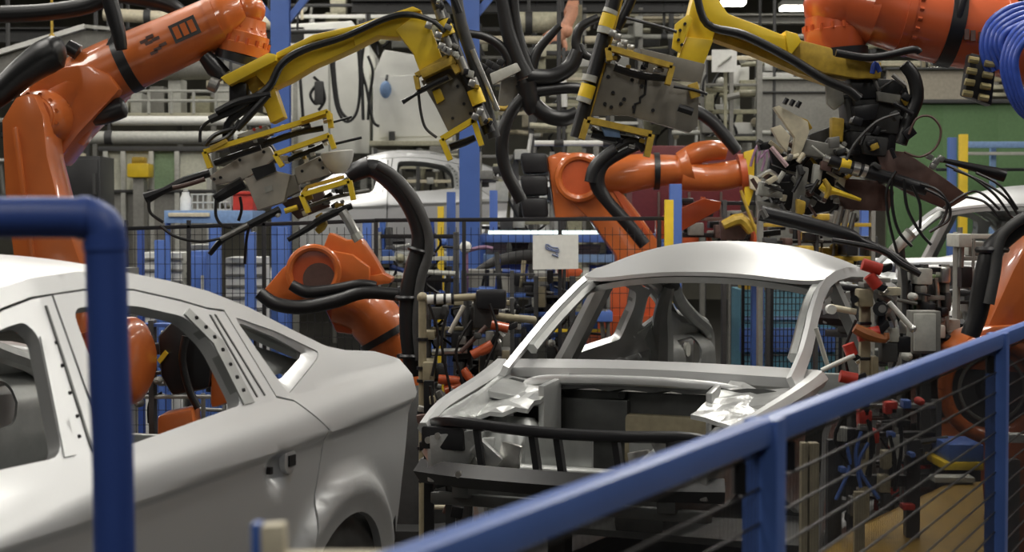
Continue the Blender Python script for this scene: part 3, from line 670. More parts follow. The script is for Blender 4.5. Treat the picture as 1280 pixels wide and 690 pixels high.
part('hose_sleeve', tpx([(1290, 272, 12), (1262, 292, 13), (1240, 314, 14), (1230, 350, 14), (1222, 392, 13), (1212, 420, 12)], Y5-.3, 12), BLACK, r)
part('hose_sleeve', tpx([(1300, 262, 7), (1270, 278, 7), (1250, 300, 7), (1244, 340, 7), (1236, 380, 7)], Y5-.36, 10), DGREY, r)
part('hose_clip', MB().ring(P(1240, 312, Y5-.3), (0,0,1), S_(17, Y5), S_(4, Y5), 20, 6), SBLACK, r)
# ------------------------------------------------------------------ robot tools
def rod(pts, Y, r, m, root, name='rod', n=8, sm=3): return part(name, tpx([(q[0], q[1], q[2] if len(q) > 2 else r) for q in pts], Y, n, sm), m, root)
def bar(pts, Y, w, d, m, root, name='yellow_bar'):
    """flat bar frame following a pixel path, w pixels wide and d metres deep: one piece"""
    mb = MB()
    for a, b in zip(pts, pts[1:]):
        mb.beam(P(a[0], a[1], Y), P(b[0], b[1], Y), d, S_(w, Y), up=(0, 0, 1) if abs(b[0]-a[0]) > abs(b[1]-a[1]) else (1, 0, 0))
    return part(name, mb, m, root)
def plate(pts, Y, t, m, root, name='plate', bevel=.004, label=None): return part(name, slab(pts, Y, t), m, root, bevel=bevel, label=label)
def screws(pts, Y, r, m, root, name='screw'):
    for x, y in pts: part(name, MB().cyl(P(x, y, Y), P(x, y, Y) + V((0, -.012, 0)), S_(r, Y), n=8), m, root)
# tool A hangs below the bracket of robot 1
YA = 7.9
r = thing('gripper_tool', 'tilted grey plate gripper with three yellow bars under the left yellow bracket', 'gripper', P(330, 262, YA))
plate([(260, 221), (305, 193), (337, 183), (344, 196), (330, 208), (307, 223), (271, 231)], YA, .05, TGREY, r)
box_ = plate([(305, 223), (342, 213), (363, 218), (355, 252), (322, 263)], YA-.06, .10, TGREY, r, 'tool_box', .006)
part('box_window', slab([(314, 211), (342, 203), (345, 214), (320, 225)], YA-.075, .03), BLACK, box_)
part('box_emblem', slab([(330, 234), (340, 231), (341, 238), (332, 241)], YA-.066, .01), LGREY, box_)
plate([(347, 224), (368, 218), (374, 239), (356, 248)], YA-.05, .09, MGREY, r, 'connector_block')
plate([(368, 210), (399, 195), (413, 217), (371, 231)], YA-.01, .05, TGREY, r)
plate([(296, 168), (332, 156), (338, 166), (302, 178)], YA, .08, LGREY, r, 'valve_plate')
screws([(318, 162), (326, 159)], YA, 2, RED, r, 'red_button')
screws([(276, 222), (268, 224), (300, 200), (330, 190), (378, 214), (404, 210), (400, 200)], YA, 2, SBLACK, r)
bar([(263, 210), (256, 190), (412, 142), (414, 160)], YA-.12, 6, .05, YELLOW, r)
bar([(264, 186), (284, 176)], YA-.13, 5, .05, OCHRE, r, 'bar_clamp')
bar([(376, 150), (410, 139), (412, 150)], YA-.16, 5, .05, YELLOW, r)
bar([(353, 208), (344, 193), (412, 169), (418, 186)], YA-.14, 6, .05, YELLOW, r)
bar([(386, 266), (377, 244), (437, 226), (442, 250)], YA-.14, 6, .05, YELLOW, r)
bar([(378, 243), (384, 234), (430, 221)], YA-.10, 4, .04, OCHRE, r, 'bar_clamp')
rod([(268, 204), (290, 196), (326, 184)], YA-.07, 4, SBLACK, r, 'air_cylinder')
rod([(330, 180), (372, 166), (404, 160)], YA-.07, 4, SBLACK, r, 'air_cylinder')
rod([(360, 200), (384, 190), (404, 182)], YA-.07, 3.5, SBLACK, r, 'air_cylinder')
rod([(412, 154), (440, 146)], YA-.07, 1.5, SBLACK, r)
rod([(418, 180), (452, 172)], YA-.07, 1.8, SBLACK, r)
rod([(386, 258), (420, 246), (462, 238)], YA-.07, 2.5, DSTEEL, r)
rod([(262, 216, 5), (232, 226, 6), (205, 238, 4), (182, 248, 8)], YA-.05, 5, SBLACK, r, 'clamp_arm')
rod([(256, 224, 3), (230, 232, 3), (216, 235, 3)], YA-.09, 3, BROWN, r, 'clamp_finger')
rod([(304, 228, 8), (290, 236, 8), (269, 249, 6)], YA-.03, 6, SBLACK, r, 'clamp_arm')
rod([(350, 262, 5), (318, 278, 5), (280, 298, 4), (262, 318, 3)], YA-.1, 5, SBLACK, r, 'clamp_arm')
rod([(310, 281, 3), (276, 299, 3)], YA-.14, 3, DSTEEL, r, 'steel_finger')
rod([(360, 300, 3), (384, 286, 4), (405, 272, 5), (440, 257, 4)], YA-.1, 4, SBLACK, r, 'clamp_arm')
rod([(428, 264, 6), (438, 280, 6), (446, 296, 6)], YA-.15, 6, STEEL, r, 'piston')
rod([(444, 292, 7), (449, 300, 7)], YA-.15, 7, LGREY, r, 'piston_head')
rod([(398, 268, 5), (404, 280, 6), (396, 290, 4)], YA-.05, 5, OCHRE, r, 'pivot_block')
rod([(356, 264, 3.5), (372, 259, 3.5)], YA-.12, 3, YELLOW, r, 'sensor')
part('pad', MB().ball(P(347, 268, YA-.1), S_(4, YA), 10), WHITE, r)
plate([(350, 252), (402, 236), (412, 258), (372, 274)], YA+.08, .05, BROWN, r, 'back_plate')
plate([(284, 182), (330, 168), (352, 200), (300, 218)], YA+.1, .08, DGREY, r, 'back_plate')
for q in ([(250, 178, 2), (252, 160, 2), (268, 148, 2), (290, 142, 2), (310, 130, 2)], [(270, 250, 2), (270, 270, 2), (278, 282, 2), (290, 284, 2)], [(200, 282, 2), (220, 296, 2), (250, 302, 2), (276, 298, 2)],
          [(186, 250, 2), (188, 266, 2), (204, 278, 2)], [(300, 246, 2), (302, 262, 2), (298, 276, 2)], [(312, 282, 2), (308, 300, 2), (306, 330, 2)], [(296, 160, 3), (270, 168, 3), (256, 182, 3)], [(300, 150, 3), (286, 170, 3), (262, 180, 2)]):
    rod(q, YA-.12, 2, BLACK, r, 'cable', 6, 5)
rod([(322, 128, 5), (300, 140, 6), (284, 156, 5), (282, 176, 4)], YA-.1, 5, BLACK, r, 'cable_bundle')
rod([(334, 120, 4), (310, 146, 5), (296, 162, 4)], YA-.14, 5, BLACK, r, 'cable_bundle')
rn = random.Random(3)
for k in range(46):
    t, u = rn.uniform(0, 1), rn.uniform(-1, 1)
    x, y = (268 + 150*t, 186 - 42*t + 7*u) if k < 18 else ((352 + 66*t, 200 - 24*t + 8*u) if k < 28 else (378 + 62*t, 256 - 16*t + 14*u))
    yy = YA + rn.uniform(-.09, .03); m = rn.choice([SBLACK, DGREY, CREAM, OCHRE, BROWN, LGREY, DSTEEL, WHITE])
    part('tool_fitting', MB().box(P(x, y, yy), (S_(rn.uniform(4, 12), yy), .04, S_(rn.uniform(3, 7), yy)), Matrix.Rotation(-.3 + rn.uniform(-.3, .3), 3, 'Y')), m, r, bevel=.004)
part('hinge_pod', MB().box(P(300, 118, YA), (.08, .12, .10)), SBLACK, r, bevel=.015)
part('white_cup', MB().lathe(P(421, 189, YA-.02), (.12, 0, -1), [(0, S_(19, YA)), (.006, S_(21, YA)), (.02, S_(20.5, YA)), (.05, S_(18, YA)), (.08, S_(13, YA)), (.1, S_(7, YA))], 24), WHITE, r, label='white bowl shaped cup')
part('cup_stem', MB().cyl(P(418, 198, YA-.02), P(400, 212, YA+.04), .012, n=10), SBLACK, r)
# tool C at the end of the yellow bracket
YC = 7.9
r = thing('gripper_tool', 'grey plate gripper on a long black rail at the tip of the left yellow bracket', 'gripper', P(575, 195, YC))
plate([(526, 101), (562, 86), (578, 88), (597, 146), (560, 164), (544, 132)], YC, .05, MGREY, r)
plate([(532, 104), (560, 92), (566, 98), (538, 112)], YC-.03, .05, LGREY, r, 'top_plate')
bar([(523, 112), (520, 95), (561, 71), (572, 92)], YC-.07, 6, .07, OCHRE, r)
bar([(563, 200), (552, 174), (592, 150), (602, 182)], YC-.07, 7, .07, YELLOW, r)
rod([(536, -30), (556, 30), (584, 98), (612, 166)], YC-.02, 8, SBLACK, r, 'slide_rail', 10)
rod([(568, -20), (576, 28), (596, 90), (618, 172)], YC+.05, 8, DGREY, r, 'slide_rail', 10)
rod([(590, 62), (606, 100), (622, 138)], YC+.02, 3.5, STEEL, r, 'guide_rod')
rod([(553, 26), (561, 44)], YC-.06, 9, YELLOW, r, 'yellow_collar', 12, 1)
rod([(592, 112), (599, 130)], YC-.06, 9, YELLOW, r, 'yellow_collar', 12, 1)
for a, b in (((556, 46), (566, 70)), ((574, 72), (582, 92)), ((548, 12), (552, 24)), ((590, 98), (594, 108)), ((598, 134), (606, 156))): rod([a, b], YC-.05, 6, DSTEEL, r, 'slide_carriage', 10, 1)
for x, y in ((548, 44), (552, 58), (560, 64), (536, 32), (590, 104), (600, 140), (594, 146), (556, 62)):
    part('fitting', MB().box(P(x, y, YC-.12), (.03, .03, .03), Matrix.Rotation(.4, 3, 'Y')), STEEL, r, bevel=.004)
rod([(503, 128, 3), (518, 119, 2), (534, 109, 4), (560, 96, 4)], YC-.08, 3, SBLACK, r, 'probe')
rod([(523, 116, 2), (526, 140, 2), (532, 160, 2), (546, 172, 2)], YC-.04, 2, DGREY, r, 'cable', 6, 5)
plate([(540, 114), (550, 110), (556, 124), (546, 130)], YC-.03, .03, YELLOW, r, 'yellow_clip')
screws([(572, 108), (580, 130), (566, 148), (588, 142)], YC, 2, SBLACK, r)
rod([(562, 184, 5), (580, 178, 5), (594, 172, 4)], YC-.02, 5, SBLACK, r, 'foot_cylinder')
rod([(574, 16), (566, -6)], YC-.1, 5, BLACK, r, 'cable', 8, 2)
rn = random.Random(9)
for k in range(26):
    t = rn.uniform(-.1, 1); x, y = 548 + 64*t + rn.uniform(-8, 8), 10 + 150*t
    yy = YC + rn.uniform(-.12, .02); m = rn.choice([SBLACK, DGREY, DSTEEL, STEEL, OCHRE, LGREY])
    part('tool_fitting', MB().box(P(x, y, yy), (S_(rn.uniform(4, 10), yy), .04, S_(rn.uniform(4, 9), yy)), Matrix.Rotation(.4 + rn.uniform(-.3, .3), 3, 'Y')), m, r, bevel=.004)
# tool D under the right yellow bracket
YD = 8.3
r = thing('gripper_tool', 'dark grey plate gripper with black rail beneath the right yellow beam', 'gripper', P(790, 195, YD))
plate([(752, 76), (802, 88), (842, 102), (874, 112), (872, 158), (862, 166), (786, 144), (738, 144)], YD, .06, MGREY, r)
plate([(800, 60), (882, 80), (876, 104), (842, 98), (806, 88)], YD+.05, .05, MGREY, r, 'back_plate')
part('joint_line', MB().tube(line_px([(808, 96), (806, 118), (800, 122), (800, 128), (794, 130), (792, 142)], YD-.004), .006, 6), SBLACK, r)
screws([(760, 96), (766, 116), (756, 130), (790, 100), (780, 124), (792, 134), (764, 134), (816, 138), (776, 130), (802, 108)], YD, 2.4, SBLACK, r)
bar([(762, 76), (760, 60), (840, 83), (834, 106)], YD-.09, 7, .07, OCHRE, r)
bar([(727, 174), (734, 150), (814, 168), (808, 196)], YD-.09, 8, .07, OCHRE, r)
rod([(776, -34), (758, 34), (740, 100), (721, 172)], YD-.02, 9, SBLACK, r, 'slide_rail', 12)
rod([(798, -30), (786, 6), (770, 36)], YD+.03, 7, SBLACK, r, 'slide_rail', 10)
rod([(784, -30), (764, 48), (748, 104), (728, 174)], YD-.01, 2.6, OCHRE, r, 'yellow_strip', 6)
rod([(762, 18), (757, 34)], YD-.05, 9.6, YELLOW, r, 'yellow_collar', 12, 1)
rod([(736, 106), (731, 122)], YD-.05, 9.6, YELLOW, r, 'yellow_collar', 12, 1)
for a, b in (((757, 34), (755, 42)), ((738, 94), (736, 102)), ((731, 122), (729, 128)), ((764, 12), (762, 17))): rod([a, b], YD-.05, 9.5, LGREY, r, 'white_collar', 12, 1)
for x, y in ((772, 46), (780, 54), (788, 60), (776, 58), (766, 42)): part('fitting', MB().box(P(x, y, YD-.06), (.035, .05, .03), Matrix.Rotation(.25, 3, 'Y')), STEEL, r, bevel=.005)
rod([(768, 84, 5), (800, 94, 5), (832, 98, 4)], YD-.05, 5, SBLACK, r, 'air_cylinder')
rod([(740, 166, 6), (764, 172, 7), (800, 176, 5)], YD-.04, 6, SBLACK, r, 'air_cylinder')
plate([(752, 158), (774, 162), (776, 172), (756, 170)], YD-.1, .05, PBLUE, r, 'blue_valve')
rod([(782, 22, 2), (820, 32, 2), (846, 40, 2)], YD, 2, SBLACK, r)
rod([(848, 134, 5), (866, 140, 5)], YD-.05, 5, SBLACK, r, 'foot_cylinder')
rod([(842, 108, 2), (866, 112, 2), (884, 118, 2)], YD-.05, 2, BLACK, r, 'cable')
plate([(860, 106), (872, 102), (876, 120), (864, 124)], YD-.05, .04, OCHRE, r, 'yellow_clip')
rod([(770, 186, 5), (784, 178, 6), (796, 176, 5), (806, 188, 5)], YD-.05, 5, SBLACK, r, 'hose_saddle')
rn = random.Random(10)
for k in range(24):
    t = rn.uniform(0, 1); x, y = (756 + 84*t, 70 + 26*t + rn.uniform(-6, 6)) if k < 12 else (738 + 70*t, 160 + 18*t + rn.uniform(-6, 10))
    yy = YD + rn.uniform(-.09, .03); m = rn.choice([SBLACK, SBLACK, DGREY, DSTEEL, STEEL, OCHRE])
    part('tool_fitting', MB().box(P(x, y, yy), (S_(rn.uniform(4, 11), yy), .04, S_(rn.uniform(4, 8), yy)), Matrix.Rotation(.25 + rn.uniform(-.3, .3), 3, 'Y')), m, r, bevel=.004)
# right yellow beam of robot 4
YB4 = 8.55
r = thing('yellow_bracket', 'cranked yellow beam bolted under the red orange robot at upper right', 'bracket', P(1045, 80, YB4))
plate([(872, -16), (892, -10), (910, 17), (942, 29), (985, 46), (1000, 52), (986, 70), (944, 54), (898, 36), (880, 18)], YB4-.12, .2, YELLOW, r, 'main_beam', .008)
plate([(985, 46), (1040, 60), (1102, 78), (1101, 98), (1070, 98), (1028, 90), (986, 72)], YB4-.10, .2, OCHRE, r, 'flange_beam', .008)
plate([(886, 36), (930, 52), (986, 72), (1030, 92), (1062, 106), (1056, 112), (1000, 92), (940, 66), (890, 48)], YB4-.05, .14, OCHRE, r, 'underside_shade', .004)  # ochre strip: shade of the yellow beam's underside put into the colour
plate([(982, 38), (997, 42), (1002, 52), (988, 70), (984, 56)], YB4-.15, .26, YELLOW, r, 'step_block', .006)
plate([(1058, 66), (1100, 76), (1098, 80), (1060, 70)], YB4-.14, .26, CREAM, r, 'pale_shim', .002)
plate([(868, -10), (882, -6), (894, 40), (880, 78), (850, 70), (858, 30)], YB4-.10, .2, YELLOW, r, 'end_beam', .008)
plate([(858, 46), (892, 50), (880, 80), (848, 72)], YB4-.13, .06, YELLOW, r, 'end_foot', .005)
plate([(844, 30), (860, 18), (866, 24), (850, 66), (840, 60)], YB4-.15, .03, YELLOW, r, 'pierced_plate', .003)
screws([(850, 38), (856, 30), (848, 50), (852, 56)], YB4-.15, 2, SBLACK, r, 'plate_hole')
rod([(870, -12, 5), (884, 30, 5), (930, 44, 6), (986, 72, 6), (1028, 98, 6), (1060, 112, 6), (1074, 124, 6)], YB4-.17, 5, BLACK, r, 'cable', 10, 5)
# tool E: dark welding head below robot 4
YE = 8.5
r = thing('welding_head', 'dark cluttered welding head hanging beneath the red orange robot at upper right', 'tool', P(1090, 265, YE))
for pts, y, t, m in (([(1062, 96), (1132, 100), (1138, 122), (1064, 124)], 0, .16, SBLACK), ([(1056, 122), (1128, 118), (1124, 168), (1060, 164)], .02, .2, DGREY), ([(1062, 160), (1122, 162), (1118, 214), (1066, 206)], .03, .16, SBLACK),
                     ([(1110, 120), (1142, 128), (1138, 176), (1112, 170)], .05, .12, SBLACK), ([(1066, 132), (1100, 128), (1096, 150), (1070, 152)], -.05, .08, SBLACK), ([(1078, 168), (1112, 172), (1108, 196), (1080, 192)], -.04, .08, DGREY)):
    plate(pts, YE+y, t, m, r, 'head_block', .015)
plate([(1096, 114), (1126, 119), (1125, 131), (1098, 126)], YE-.03, .05, GREY, r, 'rating_plate')
plate([(1060, 74), (1096, 84), (1094, 98), (1062, 94)], YE+.02, .12, SBLACK, r, 'mount_block', .01)
plate([(1040, 146), (1056, 148), (1054, 178), (1040, 174)], YE-.02, .08, OCHRE, r, 'amber_cover', .01)
plate([(1032, 104), (1052, 100), (1056, 128), (1044, 138), (1034, 130)], YE+.03, .04, LGREY, r, 'grey_lug', .01)
plate([(1044, 222), (1096, 226), (1118, 240), (1112, 264), (1052, 262)], YE, .05, BROWN, r, 'brown_guard')
plate([(1096, 186), (1132, 190), (1180, 222), (1212, 246), (1184, 262), (1140, 244), (1104, 224)], YE-.02, .04, BROWN, r, 'brown_guard')
rod([(1036, 200), (1060, 208), (1110, 222), (1158, 237)], YE-.14, 8, SBLACK, r, 'long_cylinder', 12)
rod([(1050, 205), (1062, 208.5)], YE-.14, 8.6, YELLOW, r, 'amber_collar', 12, 1)
rod([(1066, 210), (1074, 212)], YE-.14, 8.6, STEEL, r, 'steel_collar', 12, 1)
rod([(1078, 213), (1083, 215)], YE-.14, 8.8, STEEL, r, 'steel_collar', 12, 1)
rod([(1030, 197), (1040, 201)], YE-.14, 5, STEEL, r, 'cylinder_rod', 10, 1)
rod([(950, 266, 10), (1000, 278, 10), (1060, 294, 9), (1076, 302, 6), (1110, 316, 5), (1148, 340, 3)], YE-.5, 8, SBLACK, r, 'lower_gun_arm', 12)
rod([(952, 262, 4), (958, 272, 4)], YE-.62, 4, DSTEEL, r, 'gun_tip', 8, 1)
# cream clamp cluster
plate([(967, 134), (974, 132), (1010, 152), (1012, 164), (1000, 196), (990, 196), (994, 172)], YE-.08, .06, CREAM, r, 'cream_plate')
plate([(964, 160), (976, 156), (988, 170), (984, 190), (974, 178)], YE-.10, .05, CREAM, r, 'cream_plate')
for x, y in ((980, 130), (988, 132), (996, 134)): part('peg', MB().cyl(P(x, y, YE-.1), P(x+4, y-7, YE-.1), .012, n=10), SBLACK, r)
plate([(974, 136), (1010, 150), (1016, 160), (1010, 164), (974, 146)], YE-.03, .05, OCHRE, r, 'clamp_arm')
plate([(1000, 172), (1050, 182), (1048, 200), (1004, 194)], YE-.06, .1, GREY, r, 'clamp_block', .01)
plate([(998, 206), (1012, 210), (1004, 264), (990, 266), (994, 236)], YE-.12, .05, GREY, r, 'swing_link', .01)
plate([(1018, 204), (1030, 208), (1026, 230), (1014, 236)], YE-.12, .05, LGREY, r, 'swing_link', .01)
plate([(950, 226), (976, 232), (980, 248), (946, 244)], YE-.05, .08, LGREY, r, 'grey_block', .012)
plate([(946, 250), (980, 256), (980, 268), (950, 266)], YE-.05, .08, GREY, r, 'grey_block', .012)
rod([(948, 222, 3), (962, 214, 3), (976, 226, 3)], YE-.12, 3, STEEL, r, 'steel_link')
rod([(964, 184, 3), (974, 196, 3), (984, 208, 3)], YE-.16, 3, mat('pink_rod', (.6, .42, .44), .4), r, 'pale_rod', 8, 1)
plate([(962, 184), (990, 196), (986, 214), (966, 206)], YE-.02, .06, BLACK, r, 'black_shroud', .01)
rod([(1026, 232, 5), (1036, 238, 7), (1046, 240, 4), (1076, 250, 2)], YE-.15, 5, YELLOW, r, 'yellow_link')
rod([(1030, 224, 2.5), (1036, 236, 4), (1032, 248, 2.5)], YE-.17, 3, OCHRE, r, 'yellow_link')
plate([(996, 248), (1008, 252), (1006, 268), (996, 270)], YE-.2, .05, OCHRE, r, 'amber_pad', .01)
for k, (x, y) in enumerate(((1052, 262), (1060, 266), (1068, 270), (1046, 268))): rod([(x, y-4, 3), (x-6, y+22, 4)], YE-.05, 4, (DSTEEL, TGREY)[k % 2], r, 'small_cylinder', 8, 1)
plate([(1036, 172), (1050, 170), (1050, 184), (1038, 186)], YE-.16, .05, DSTEEL, r, 'sensor_head', .006)
plate([(962, 196), (1000, 186), (1058, 200), (1056, 262), (1010, 270), (970, 262), (956, 236)], YE+.14, .06, SBLACK, r, 'dark_backing', .02)  # dark plates added behind the head to blacken the gaps in it
plate([(1010, 168), (1060, 150), (1062, 206), (1020, 212)], YE+.16, .05, DGREY, r, 'dark_backing', .02)
# crowd of small fittings on the head
rn = random.Random(41)
for k in range(110):
    if k < 72: x, y = rn.uniform(946, 1056), rn.uniform(176, 268)
    else: x, y = rn.uniform(1056, 1140), rn.uniform(98, 226)
    yy = YE + rn.uniform(-.16, .10); m = rn.choice([SBLACK, SBLACK, DGREY, DSTEEL, GREY, OCHRE, CREAM, BROWN, LGREY] if k < 72 else [SBLACK, SBLACK, SBLACK, DGREY, DSTEEL, OCHRE])
    w, h = rn.uniform(5, 16), rn.uniform(4, 13)
    if rn.random() < .55: part('head_fitting', MB().box(P(x, y, yy), (S_(w, yy), rn.uniform(.03, .09), S_(h, yy)), Matrix.Rotation(rn.uniform(-.7, .7), 3, 'Y')), m, r, bevel=.005)
    else: a = rn.uniform(-1.2, 1.2); part('head_pin', MB().cyl(P(x-w*math.cos(a), y-w*math.sin(a), yy), P(x+w*math.cos(a), y+w*math.sin(a), yy), S_(rn.uniform(1.5, 3.5), yy), n=8), m, r)
# hoses of the head
rod([(1130, 80, 8), (1142, 96, 9), (1146, 122, 9), (1136, 150, 8), (1126, 180, 8)], YE-.1, 9, BLACK, r, 'thick_hose', 12)
rod([(1058, 200, 2), (1070, 178, 2), (1096, 152, 2), (1124, 142, 2)], YE-.2, 2, DGREY, r, 'cable', 6, 5)
rod([(1090, 92, 3), (1094, 80, 4), (1100, 90, 3)], YE-.12, 3, HB, r, 'blue_hose', 8, 4)
rod([(1136, 168, 1.6), (1146, 148, 1.6), (1164, 146, 1.6), (1176, 162, 1.6), (1170, 184, 1.6), (1150, 196, 1.6), (1130, 190, 1.6)], YE-.15, 1.6, BROWN, r, 'cable_loop', 6, 5)
for q in ([(1114, 222), (1116, 262), (1124, 290), (1140, 308)], [(1130, 224), (1134, 260), (1150, 290), (1164, 306)], [(1156, 236), (1184, 252), (1186, 274), (1168, 286)], [(1120, 214), (1108, 240), (1112, 280), (1122, 318)],
          [(1150, 230), (1172, 238), (1184, 256), (1176, 280), (1162, 290)], [(1140, 232), (1150, 256), (1150, 286)]):
    rod([(x, y, 2) for x, y in q], YE-.18, 2, BLACK, r, 'cable', 6, 5)
rod([(1168, 200, 3), (1182, 201, 3), (1216, 209, 5), (1246, 217, 8), (1256, 220, 8)], YE-.1, 5, SBLACK, r, 'pointed_arm', 10, 2)
for x, y in ((1162, 196), (1170, 202), (1176, 198), (1166, 208)): part('fitting', MB().box(P(x, y, YE-.12), (.03, .03, .025), Matrix.Rotation(.5, 3, 'Y')), STEEL, r, bevel=.004)
for q in ([(1182, 206), (1216, 222), (1244, 244), (1262, 268), (1270, 272)], [(1192, 212), (1226, 226), (1256, 246), (1272, 268)], [(1180, 260), (1204, 244), (1224, 240), (1250, 262)], [(1206, 246), (1230, 252), (1248, 270)], [(1220, 216), (1250, 232), (1272, 262)]):
    rod([(x, y, 1.8) for x, y in q], YE-.14, 2, BLACK, r, 'cable', 6, 5)
# yellow flange tool of robot 3
Y3T = 13.0
r = thing('yellow_flange_plate', 'yellow plate tool on the wrist of the centre robot', 'tool', P(938, 256, Y3T))
plate([(930, 190), (944, 186), (942, 240), (936, 258), (931, 252)], Y3T, .05, YELLOW, r, 'yellow_plate')
rod([(926, 238, 2), (936, 266, 2), (949, 298, 2)], Y3T-.06, 2, OCHRE, r, 'yellow_rod')
MAUVE = mat('mauve_hose', (.22, .12, .20), .5)
for q in ([(938, 208), (944, 188), (952, 178), (956, 196), (952, 214)], [(946, 204), (952, 184), (960, 182), (962, 204)], [(950, 198), (962, 186), (972, 190), (970, 210)]):
    rod([(x, y, 1.8) for x, y in q], Y3T-.08, 2, MAUVE, r, 'hose_loop', 6, 5)
plate([(936, 218), (952, 222), (950, 240), (938, 236)], Y3T-.05, .06, CREAM, r, 'cream_block', .01)
plate([(900, 276), (940, 262), (944, 276), (930, 300), (902, 300)], Y3T+.05, .08, BROWN, r, 'gear_block', .01)
rod([(904, 282, 6), (926, 274, 8), (940, 290, 6)], Y3T-.02, 6, OCHRE, r, 'amber_gear')

# hanging hose tangle in the centre
YH = 9.4
r = thing('hanging_hoses', 'tangle of thick black hoses hanging in a ring above the black fence', 'hoses', P(655, 90, YH))
for q in ([(622, -30, 8), (630, 10, 9), (636, 40, 10), (648, 74, 11), (658, 96, 13)], [(640, -30, 6), (644, 20, 6), (652, 60, 7), (664, 92, 9)], [(586, 42, 5), (606, 46, 5), (626, 58, 6), (638, 78, 7), (632, 92, 5), (616, 98, 4)],
          [(660, 96, 11), (690, 96, 10), (712, 84, 10), (722, 64, 9)], [(724, 70, 7), (720, 52, 6), (726, 34, 6), (748, 22, 5)], [(724, 56, 5), (730, 68, 5), (738, 72, 4)], [(664, 92, 7), (672, 64, 6), (692, 40, 5), (700, 32, 4)],
          [(740, 114, 6), (716, 110, 7), (690, 112, 7), (664, 116, 8), (648, 128, 8), (634, 150, 8), (627, 180, 8), (632, 212, 8), (646, 240, 8), (652, 252, 8)],
          [(654, 100, 9), (664, 126, 10), (684, 144, 10), (706, 148, 10), (722, 140, 8)], [(658, 104, 14), (664, 130, 12), (668, 142, 8)]):
    part('black_hose', tpx([(x, y, w) for x, y, w in q], YH, 12, 5), BLACK, r)
plate([(612, 92), (646, 78), (652, 88), (616, 106)], YH-.05, .05, LGREY, r, 'grey_arm', .008)
plate([(626, 98), (652, 92), (646, 138), (622, 134)], YH+.05, .08, GREY, r, 'grey_shield', .012)
rod([(606, 132, 3), (630, 136, 3), (640, 132, 3)], YH, 3, OCHRE, r, 'yellow_edge')
for x, y in ((604, 84), (612, 80), (620, 84), (626, 78), (612, 90)): part('fitting', MB().box(P(x, y, YH), (.04, .04, .035), Matrix.Rotation(.5, 3, 'Y')), SBLACK, r, bevel=.006)
# ------------------------------------------------------------------ middle ground
def gz(px, Y): return V((P(px, 300, Y).x, Y, 0))
def vpost(root, px, w, y0, Y, m, name='post', d=None):
    """upright from the floor to pixel row y0"""
    a = gz(px, Y); b = P(px, y0, Y); w = S_(w, Y)
    return part(name, MB().box(((a.x), Y, b.z/2), (w, d or w, b.z)), m, root, bevel=.004)
def hbar(root, x0, x1, y, Y, h, m, name='bar', d=None, y1=None):
    return part(name, MB().beam(P(x0, y, Y), P(x1, y if y1 is None else y1, Y), d or S_(h, Y), S_(h, Y)), m, root, bevel=.003)
def bx(root, x0, y0, x1, y1, Y, d, m, name='box', bevel=.006, floor=False):
    a = P(x0, y0, Y); b = P(x1, y1, Y); z0 = 0 if floor else b.z
    return part(name, MB().box(((a.x+b.x)/2, Y+d/2, (a.z+z0)/2), (b.x-a.x, d, a.z-z0)), m, root, bevel=bevel)
# blue columns up to the roof
for px, w, Y, lab in ((587, 25, 15, 'tall blue steel column behind the centre hose tangle'), (352, 23, 15.5, 'tall blue steel column behind the left yellow bracket')):
    r = thing('blue_column', lab, 'column', gz(px, Y))
    a = gz(px, Y); w = S_(w, Y)
    part('flange', MB().box(a + V((0, -w*.35, CEILZ/2)), (w, .015, CEILZ)), BLUE, r, bevel=.002)
    part('flange', MB().box(a + V((0, w*.35, CEILZ/2)), (w, .015, CEILZ)), BLUE, r, bevel=.002)
    part('web', MB().box(a + V((0, 0, CEILZ/2)), (.02, w*.7, CEILZ)), BLUE, r)
    part('base_plate', MB().box(a + V((0, 0, .012)), (w*1.8, w*1.8, .024)), BLUE, r)
    for s in (-1, 1): part('knee_brace', MB().beam(a + V((s*w*.4, 0, 3.55)), a + V((s*.75, 0, 4.4)), .06, .06), BLUE, r)
# black fence behind the cars
YF = 12.0
r = thing('mesh_fence', 'black wire mesh fence behind the two silver cars, rail at eye level', 'fence', gz(650, YF))
hbar(r, 468, 840, 275.5, YF, 5, SBLACK, 'top_rail', y1=273)
hbar(r, 150, 468, 286, YF, 5, SBLACK, 'top_rail', y1=276)
for px in (158, 236, 330, 470, 580, 700, 824): vpost(r, px, 5, 275, YF, SBLACK)
for x0, x1 in ((150, 468), (468, 840)):
    a, b = gz(x0, YF).x, gz(x1, YF).x
    w = MB(); z = .3
    while z < 1.75: w.box(((a+b)/2, YF, z), (b-a, .004, .004)); z += .1
    n = int((b-a)/.05)
    for i in range(n+1): w.box((a+(b-a)*i/n, YF, 1.0), (.004, .004, 1.5))
    part('wire_mesh', w, SBLACK, r, smooth=0, kind='stuff')
part('end_post', MB().box(gz(836, YF-.1) + V((0, 0, P(836, 250, YF).z/2)), (S_(11, YF), .05, P(836, 250, YF).z)), YELLOW, r, bevel=.004, label='yellow end post')
r = thing('paper_sign', 'white paper sheet with a blue sketch hung on the black fence', 'sign', P(694, 337, YF-.06))
part('sheet', slab([(666, 294), (723, 293), (723, 336), (666, 337)], YF-.06, .008), WHITE, r)
INK = mat('ink', (.16, .20, .34), .7)
for q in ([(683, 305), (683, 311), (699, 315)], [(684, 305), (690, 309), (698, 310)], [(686, 311), (694, 313), (699, 312)], [(690, 318), (698, 321), (695, 316)], [(684, 309), (692, 312)]):
    part('stroke', tpx([(x, y, .9) for x, y in q], YF-.068, 5, 2), INK, r)
